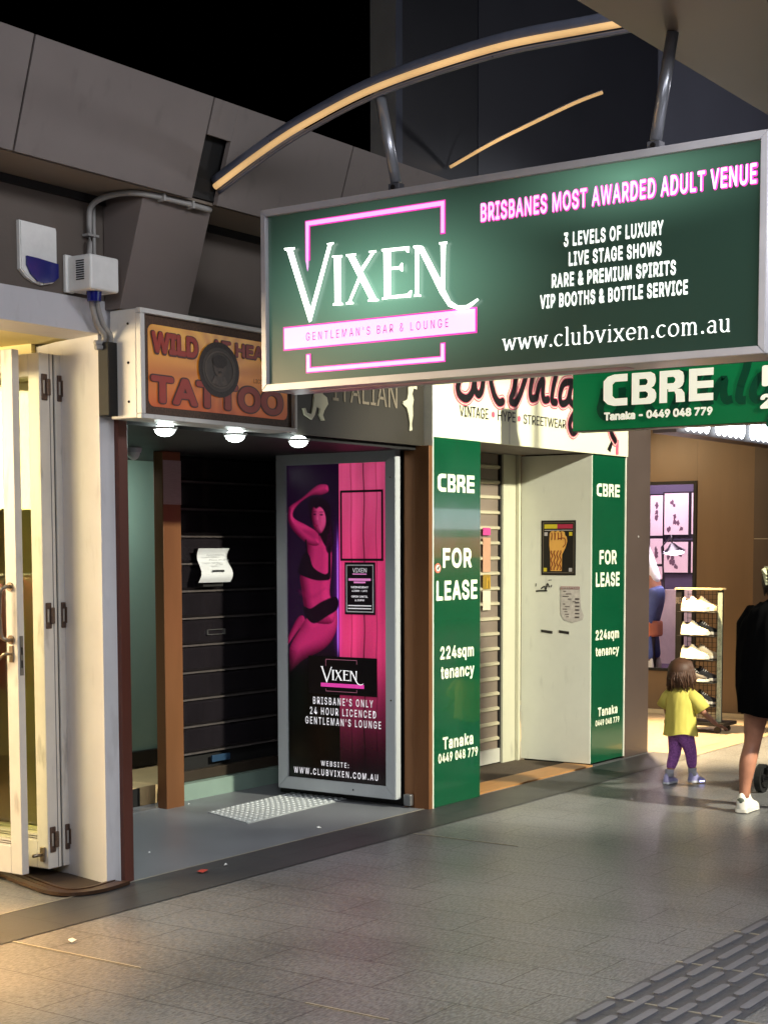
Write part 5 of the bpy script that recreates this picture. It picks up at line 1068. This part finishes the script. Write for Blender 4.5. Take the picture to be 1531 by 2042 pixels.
def loft_cloth(name, rings, m, root, seg=28, fold=0.05, fseed=1, cap_top=True):
    """rings: (cx, cy, z, rx, ry); folds grow towards the hem"""
    rr = random.Random(fseed); ph = [rr.uniform(0, 6.28) for _ in range(4)]; bm = bmesh.new(); R = []
    n = len(rings)
    for i, (cx, cy, z, rx, ry) in enumerate(rings):
        f = fold * (1 - i / (n - 1)); cur = []
        for k in range(seg):
            a = 2 * math.pi * k / seg; q = 1 + f * (math.sin(5 * a + ph[0] + i * .5) * .6 + math.sin(8 * a + ph[1] - i * .8) * .4)
            cur.append(bm.verts.new((cx + rx * q * math.cos(a), cy + ry * q * math.sin(a), z + 0.012 * math.sin(3 * a + ph[2]) * (1 - i / (n - 1)))))
        R.append(cur)
    for i in range(n - 1):
        for k in range(seg): bm.faces.new((R[i][k], R[i][(k + 1) % seg], R[i + 1][(k + 1) % seg], R[i + 1][k]))
    if cap_top: bm.faces.new(R[-1])
    bmesh.ops.subdivide_edges(bm, edges=list(bm.edges), cuts=2, smooth=0.6, use_grid_fill=True)
    bm.normal_update(); zs = [v.co.z for v in bm.verts]; z0, z1 = min(zs), max(zs); hgt = z1 - z0
    for v in bm.verts:   # creases: ridged noise, stretched along the hang of the cloth
        q = Vector((v.co.x * 9 + fseed, v.co.y * 9, v.co.z * 3.5 + v.co.y * 3.0)) * (0.55 / max(hgt, .3))
        r_ = 1 - 2 * abs(mnoise.noise(q * 1.6)); v.co += v.normal * (r_ * 0.016 + mnoise.noise(q * 4) * 0.006) * hgt * 1.1
    return mesh_obj(name, bm, m, root, True, True)
# ---- child
ch = thing('person', 'small child in a yellow t-shirt and purple leggings walking away', 'person', (11.0, 4.93, 0), -0.25)
N = {'pel': ((0, 0, .42), .08), 'wai': ((0, 0, .52), .078), 'che': ((0, 0, .64), .08), 'nek': ((.005, 0, .735), .034), 'jaw': ((.012, 0, .79), .055), 'hed': ((.012, 0, .865), .078), 'top': ((.008, 0, .92), .055),
     'ls': ((0, .085, .685), .036), 'le': ((-.01, .135, .575), .026), 'lw': ((.045, .15, .485), .019), 'lh': ((.06, .148, .46), .016), 'rs': ((0, -.085, .685), .036), 're': ((.05, -.15, .575), .026), 'rw': ((.13, -.215, .48), .019), 'rh': ((.15, -.23, .46), .016),
     'lhp': ((0, .048, .395), .055), 'lk': ((.01, .058, .23), .04), 'la': ((-.06, .055, .08), .027), 'rhp': ((0, -.048, .395), .055), 'rk': ((.06, -.055, .235), .04), 'ra': ((.085, -.05, .085), .027)}
E_ = [('pel', 'wai'), ('wai', 'che'), ('che', 'nek'), ('nek', 'jaw'), ('jaw', 'hed'), ('hed', 'top'), ('che', 'ls'), ('ls', 'le'), ('le', 'lw'), ('lw', 'lh'), ('che', 'rs'), ('rs', 're'), ('re', 'rw'), ('rw', 'rh'), ('pel', 'lhp'), ('lhp', 'lk'), ('lk', 'la'), ('pel', 'rhp'), ('rhp', 'rk'), ('rk', 'ra')]
person_body(ch, N, E_, 'pel', [((.065, .147, .45), (.4, 0, -.9), (0, -1, 0), .075, .4, Vector((1, 0, 0))), ((.165, -.243, .452), (.7, -.55, -.3), (.4, .8, 0), .08, .35)], ((.012, 0, .86), .085), skin_m)
me = skin_mesh({'w': ((0, 0, .46), (.088, .10)), 'p': ((0, 0, .41), .088), 'lh': ((0, .05, .37), .066), 'lk': ((.01, .058, .235), .049), 'lc': ((-.025, .058, .16), .043), 'la': ((-.055, .056, .105), .035), 'rh': ((0, -.05, .37), .066), 'rk': ((.06, -.055, .24), .049), 'rc': ((.068, -.053, .17), .043), 'ra': ((.082, -.05, .115), .035)}, [('w', 'p'), ('p', 'lh'), ('lh', 'lk'), ('lk', 'lc'), ('lc', 'la'), ('p', 'rh'), ('rh', 'rk'), ('rk', 'rc'), ('rc', 'ra')], 'p')
link_mesh('leggings', me, mat('purple knit', (146, 88, 160), 0.8, 0, 0.45, 60), ch, True, True)
yel = mat('yellow cotton', (206, 192, 92), 0.85, 0, 0.06, 8)
sh_ = loft_cloth('t_shirt', [(0, 0, .385, .112, .135), (0, 0, .46, .104, .126), (0, 0, .56, .096, .118), (0, 0, .64, .092, .118), (0, 0, .70, .078, .112), (0, 0, .735, .055, .075), (0, 0, .752, .042, .05)], yel, ch, 26, 0.075, 4)
for pts in ([(-.0, .07, .70), (-.005, .118, .655), (-.01, .152, .585)], [(0, -.07, .70), (.03, -.125, .645), (.055, -.165, .575)]):
    tube('sleeve', pts, [.05, .056, .06], yel, sh_, 16, True)
hm = mat('brown hair', (74, 46, 28), 0.6, 0, 0.3, 30, streak=(6, 6, 0.6))
bm = bmesh.new(); add_ball(bm, (-.008, 0, .872), .105, .108, .10, 20); r6 = random.Random(2)
for k in range(260):
    a = r6.uniform(0.45, 2 * math.pi - 0.45); rr = .098
    x, y = math.cos(a) * rr, math.sin(a) * rr; zt = r6.uniform(.70, .77) + (0.05 if abs(a - math.pi) > 1.6 else 0)
    add_tube(bm, [(x * .25, y * .25, .968), (x * .8, y * .85, .935), (x * 1.06, y * 1.08, .86), (x * 1.08 + r6.uniform(-.012, .012), y * 1.10 + r6.uniform(-.012, .012), .80), (x * .98 + r6.uniform(-.02, .02), y * 1.08 + r6.uniform(-.03, .03), zt)], [.004, .008, .009, .007, .002], 5)
bmesh.ops.scale(bm, vec=(.92, .90, .96), space=Matrix.Translation((0, 0, -.84)), verts=bm.verts); mesh_obj('hair', bm, hm, ch, True, True)
sck = mat('grey sock', (160, 160, 170), 0.9)
tube('sock', [(-.06, .055, .06), (-.057, .055, .115)], [.031, .034], sck, ch, 12, True); tube('sock', [(.085, -.05, .065), (.083, -.05, .125)], [.031, .034], sck, ch, 12, True)
def foot(root, x, y, z, rz, L, up, sole, pitch=0.0, led=None):
    f = bpy.data.objects.new('shoe', None)
    # shoe as two meshes parented to the person
    tmp = thing('shoe', 'shoe', 'shoe'); shoe_parts(tmp, L, up, sole, .46)
    Mx = Matrix.Translation((x, y, z)) @ Matrix.Rotation(rz, 4, 'Z') @ Matrix.Rotation(pitch, 4, 'Y')
    for c in list(tmp.children):
        c.data.transform(Mx); c.parent = root; c.name = 'shoe_' + c.name.split('.')[0]
    bpy.data.objects.remove(tmp)
    if led:
        bm = bmesh.new(); add_box(bm, L * .5, L * .8, -.19 * L, -.165 * L, .03 * L, .09 * L, 0, Mx); mesh_obj('shoe_light', bm, led, root, True)
lil = mat('lilac trainer', (150, 146, 190), 0.6); pws = mat('pale grey sole', (196, 198, 208), 0.5)
foot(ch, -.105, .058, .004, .15, .165, lil, pws); foot(ch, .045, -.052, .014, -.1, .165, lil, pws, 0.05, glow('shoe light', (190, 190, 255), 4.0))
# ---- woman
wo = thing('person', 'woman in a long black top and white sneakers, hair clipped up', 'person', (10.1, 3.85, 0), -0.04)
N = {'pel': ((0, 0, .92), .125), 'wai': ((0, 0, 1.05), .11), 'che': ((0, 0, 1.25), .125), 'nkb': ((0, 0, 1.41), .055), 'nek': ((.02, 0, 1.46), .047), 'jaw': ((.045, 0, 1.51), .062), 'hed': ((.045, 0, 1.58), .082), 'top': ((.04, 0, 1.635), .06),
     'ls': ((0, .155, 1.36), .052), 'le': ((.10, .21, 1.12), .038), 'lw': ((.36, .20, 1.0), .026), 'lh': ((.42, .19, .99), .02), 'rs': ((0, -.155, 1.36), .052), 're': ((.10, -.21, 1.12), .038), 'rw': ((.36, -.12, 1.0), .026), 'rh': ((.42, -.10, .99), .02),
     'lhp': ((0, .10, .86), .098), 'lt': ((.0, .135, .66), .088), 'lk': ((.01, .158, .47), .058), 'lc': ((-.035, .172, .34), .064), 'lc2': ((-.05, .18, .20), .043), 'la': ((-.06, .182, .09), .036), 'rhp': ((0, -.10, .86), .098), 'rt': ((.09, -.10, .67), .085), 'rk': ((.18, -.10, .49), .058), 'rc': ((.17, -.10, .34), .062), 'rc2': ((.2, -.10, .2), .042), 'ra': ((.22, -.10, .09), .036)}
E_ = [('pel', 'wai'), ('wai', 'che'), ('che', 'nkb'), ('nkb', 'nek'), ('nek', 'jaw'), ('jaw', 'hed'), ('hed', 'top'), ('che', 'ls'), ('ls', 'le'), ('le', 'lw'), ('lw', 'lh'), ('che', 'rs'), ('rs', 're'), ('re', 'rw'), ('rw', 'rh'), ('pel', 'lhp'), ('lhp', 'lt'), ('lt', 'lk'), ('lk', 'lc'), ('lc', 'lc2'), ('lc2', 'la'), ('pel', 'rhp'), ('rhp', 'rt'), ('rt', 'rk'), ('rk', 'rc'), ('rc', 'rc2'), ('rc2', 'ra')]
person_body(wo, N, E_, 'pel', [((.455, .185, .985), (1, 0, -.1), (0, -1, 0), .13, .9), ((.455, -.095, .985), (1, 0, -.1), (0, 1, 0), .13, .9)], ((.045, 0, 1.57), .088), skin_m)
blk_m = mat('black cotton', (5, 5, 6), 0.95, 0, 0.15, 10, spec=0.05)
sh_ = loft_cloth('long_top', [(0, .01, .675, .155, .235), (0, .01, .80, .165, .25), (0, .01, .98, .165, .255), (0, .005, 1.15, .16, .25), (0, 0, 1.28, .15, .235), (0, 0, 1.365, .125, .195), (0, 0, 1.41, .085, .12), (0, 0, 1.435, .06, .07)], blk_m, wo, 34, 0.035, 9)
for s in (1, -1): tube('sleeve', [(0, .14 * s, 1.365), (.03, .20 * s, 1.27), (.09, .235 * s, 1.13), (.20, .225 * s, 1.07)], [.075, .09, .085, .075], blk_m, sh_, 18, True)
hd = mat('dark brown hair', (44, 30, 22), 0.55, 0, 0.35, 30, streak=(6, 6, 0.8))
bm = bmesh.new(); add_ball(bm, (.02, 0, 1.59), .098, .092, .092, 20); add_ball(bm, (-.085, .0, 1.575), .05, .062, .055, 14)
for k in range(60):
    a = r6.uniform(1.1, 2 * math.pi - 1.1); x, y = math.cos(a), math.sin(a)
    add_tube(bm, [(.03 + x * .06, y * .07, 1.67), (.02 + x * .10, y * .096, 1.62), (.01 + x * .102, y * .09, 1.555), (-.03 + x * .07, y * .062, 1.50 + r6.uniform(-.03, .03))], [.008, .011, .010, .003], 5)
mesh_obj('hair', bm, hd, wo, True, True)
bm = bmesh.new()
for s in (-1, 1):
    for k in range(4): add_tube(bm, [(-.07, .05 * s, 1.655), (-.125, (.035 - .006 * k) * s + .012, 1.645 - .018 * k), (-.155, .006 * s, 1.615 - .022 * k)], [.010, .009, .006], 8)
add_tube(bm, [(-.075, -.055, 1.66), (-.075, .055, 1.66)], .013, 10); mesh_obj('hair_clip', bm, mat('pale olive clip', (206, 204, 168), 0.3), wo, True, True)
wsn = mat('white leather', (226, 220, 206), 0.45, 0, 0.04)
foot(wo, -.11, .185, .004, .05, .27, wsn, wsn); foot(wo, .17, -.10, .004, -.05, .27, wsn, wsn)
bm = bmesh.new(); add_ball(bm, (-.098, .187, .085), .014, .03, .03, 12); mesh_obj('heel_tab', bm, mat('grey green heel tab', (92, 98, 84), 0.6), wo, True, True)
# ---- pram
pr_ = thing('pram', 'black pram pushed by the woman, only a wheel in view at the right edge', 'pram', (11.0, 4.0, 0))
pm = mat('black pram plastic', (18, 18, 20), 0.45); pf = mat('black pram fabric', (22, 22, 26), 0.9)
for x in (10.97, 11.55):
    for y in (4.27, 3.75):
        bm = bmesh.new()
        for k in range(24):
            a0, a1 = 2 * math.pi * k / 24, 2 * math.pi * (k + 1) / 24
            for (r0, r1) in ((0.078, 0.105),):
                P = [[(x + r * math.cos(a), y + d, 0.105 + r * math.sin(a)) for r in (r0, r1)] for a in (a0, a1) for d in (-.022, .022)]
                v = [[bm.verts.new(q) for q in p] for p in P]
                bm.faces.new((v[0][1], v[2][1], v[3][1], v[1][1])); bm.faces.new((v[0][0], v[0][1], v[2][1], v[2][0])); bm.faces.new((v[1][0], v[3][0], v[3][1], v[1][1])); bm.faces.new((v[0][0], v[2][0], v[3][0], v[1][0]))
        w_ = mesh_obj('wheel', bm, mat('black tyre', (16, 16, 17), 0.7), pr_)
        bm = bmesh.new(); add_tube(bm, [(x, y - .02, .105), (x, y + .025, .105)], .03, 12)
        for k in range(5):
            a = 2 * math.pi * k / 5; add_tube(bm, [(x, y + .005, .105), (x + .08 * math.cos(a), y + .005, .105 + .08 * math.sin(a))], .011, 6)
        mesh_obj('hub', bm, pm, w_)
bm = bmesh.new()
for y in (4.22, 3.80):
    add_tube(bm, [(10.60, y, 1.0), (10.85, y, .62), (11.55, y, .12)], .013, 8); add_tube(bm, [(10.97, y, .12), (11.1, y, .48)], .013, 8)
add_tube(bm, [(10.60, 3.80, 1.0), (10.60, 4.22, 1.0)], .016, 10); add_tube(bm, [(10.97, 3.76, .105), (10.97, 4.26, .105)], .010, 8); add_tube(bm, [(11.55, 3.76, .105), (11.55, 4.26, .105)], .010, 8)
mesh_obj('frame', bm, pm, pr_)
prism('seat', [(10.90, .60), (11.12, .42), (11.40, .42), (11.42, .36), (11.10, .36), (10.86, .57)], 'y', 3.84, 4.18, pf, pr_, 0.01)
bm = bmesh.new(); hp = [(11.0 + .32 * math.cos(math.radians(a)), .72 + .30 * math.sin(math.radians(a))) for a in range(40, 181, 14)]
add_prism(bm, hp + [(11.0 + .30 * math.cos(math.radians(a)), .72 + .28 * math.sin(math.radians(a))) for a in range(180, 39, -14)], 'y', 3.84, 4.18); mesh_obj('hood', bm, pf, pr_)
# ---- standing man in the studio (mostly hidden by the pier)
mn = thing('person', 'standing man in white t-shirt and jeans bending over inside the studio', 'person', (16.05, 7.56, 0.44), math.pi / 2)
N = {'pel': ((0, 0, .92), .12), 'wai': ((.06, 0, 1.08), .115), 'che': ((.16, 0, 1.30), .13), 'nkb': ((.26, 0, 1.45), .06), 'nek': ((.30, 0, 1.48), .052), 'jaw': ((.36, 0, 1.50), .066), 'hed': ((.40, 0, 1.55), .085), 'top': ((.41, 0, 1.61), .06),
     'ls': ((.19, .18, 1.40), .056), 'le': ((.20, .23, 1.10), .042), 'lw': ((.36, .17, .90), .03), 'lh': ((.40, .15, .86), .022), 'rs': ((.19, -.18, 1.40), .056), 're': ((.22, -.23, 1.10), .042), 'rw': ((.38, -.17, .92), .03), 'rh': ((.42, -.15, .88), .022),
     'lhp': ((0, .10, .86), .10), 'lk': ((.03, .13, .47), .06), 'la': ((-.04, .14, .09), .04), 'rhp': ((0, -.10, .86), .10), 'rk': ((.06, -.13, .47), .06), 'ra': ((.0, -.14, .09), .04)}
E_ = [('pel', 'wai'), ('wai', 'che'), ('che', 'nkb'), ('nkb', 'nek'), ('nek', 'jaw'), ('jaw', 'hed'), ('hed', 'top'), ('che', 'ls'), ('ls', 'le'), ('le', 'lw'), ('lw', 'lh'), ('che', 'rs'), ('rs', 're'), ('re', 'rw'), ('rw', 'rh'), ('pel', 'lhp'), ('lhp', 'lk'), ('lk', 'la'), ('pel', 'rhp'), ('rhp', 'rk'), ('rk', 'ra')]
person_body(mn, N, E_, 'pel', [((.42, .14, .84), (.5, 0, -.8), (0, -1, 0), .13, .5), ((.44, -.14, .86), (.5, 0, -.8), (0, 1, 0), .13, .5)], ((.40, 0, 1.55), .092), skin_m)
wt = mat('white cotton', (236, 234, 240), 0.85, 0, 0.04)
me = skin_mesh({'w': ((0, 0, .90), .15), 'a': ((.06, 0, 1.08), .14), 'c': ((.16, 0, 1.30), .155), 'n': ((.25, 0, 1.44), .07), 'l': ((.19, .18, 1.40), .08), 'l2': ((.195, .215, 1.22), .075), 'r': ((.19, -.18, 1.40), .08), 'r2': ((.20, -.215, 1.22), .075)}, [('w', 'a'), ('a', 'c'), ('c', 'n'), ('c', 'l'), ('l', 'l2'), ('c', 'r'), ('r', 'r2')], 'w')
link_mesh('t_shirt', me, wt, mn, True, True)
me = skin_mesh({'w': ((0, 0, .96), .14), 'p': ((-.02, 0, .86), .15), 'lh': ((-.01, .10, .78), .12), 'lk': ((.03, .13, .47), .08), 'la': ((-.04, .14, .10), .06), 'rh': ((-.01, -.10, .78), .12), 'rk': ((.06, -.13, .47), .08), 'ra': ((.0, -.14, .10), .06)}, [('w', 'p'), ('p', 'lh'), ('lh', 'lk'), ('lk', 'la'), ('p', 'rh'), ('rh', 'rk'), ('rk', 'ra')], 'p')
link_mesh('jeans', me, mat('blue denim', (84, 96, 150), 0.85, 0, 0.12, 20), mn, True, True)
bm = bmesh.new(); add_ball(bm, (.385, 0, 1.575), .098, .092, .085, 16); mesh_obj('hair', bm, hd, mn, True, True)
foot(mn, -.09, .14, 0, .1, .27, wsn, wsn); foot(mn, -.05, -.14, 0, -.1, .27, wsn, wsn)
# ================================================================ lit shops across the mall (seen only as reflections)
ax = thing('far_shop', 'dim shopfront across the mall with one white and one red lit sign', 'shop', (33, -9, 0))
box('facade', 20, 48, -9.5, -9.2, 0, 7, mat('dim facade', (70, 64, 60), 0.7), ax)
box('white_sign', 30.5, 34.5, -9.19, -9.0, 2.25, 2.75, glow('far white sign', (235, 240, 255), 6.0), ax, 0.02)
box('red_sign', 30.3, 35.5, -9.19, -9.0, 1.55, 2.05, glow('far red sign', (230, 60, 44), 5.0), ax, 0.02)
# ================================================================ litter
def scrap(x, y, s, c, label, n=6):
    rr = random.Random(int(x * 1000)); bm = bmesh.new()
    vs = [bm.verts.new((x + s * rr.uniform(.6, 1) * math.cos(a), y + s * .6 * rr.uniform(.6, 1) * math.sin(a), 0.008 + rr.uniform(0, .012))) for a in [2 * math.pi * i / n for i in range(n)]]
    t = bm.verts.new((x, y, 0.022))
    for i in range(n): bm.faces.new((vs[i], vs[(i + 1) % n], t))
    o = mesh_obj('litter', bm, mat('scrap %d %d %d' % c, c, 0.8), None); tag(o, label, 'litter')
scrap(4.985, 5.219, 0.035, (226, 224, 214), 'white paper scrap on the paving near the left corner')
scrap(7.93, 6.04, 0.028, (230, 232, 232), 'white scrap on the entry floor below the studded mat')
scrap(6.69, 5.76, 0.018, (220, 220, 216), 'tiny white scrap beside the red leaf')
scrap(6.488, 5.758, 0.05, (176, 58, 42), 'crumpled red leaf on the dark kerb band')
scrap(6.70, 6.356, 0.012, (220, 222, 222), 'tiny white speck on the entry floor near the brown post')
scrap(8.15, 7.35, 0.012, (220, 222, 222), 'tiny white speck on the entry floor near the bronze column')
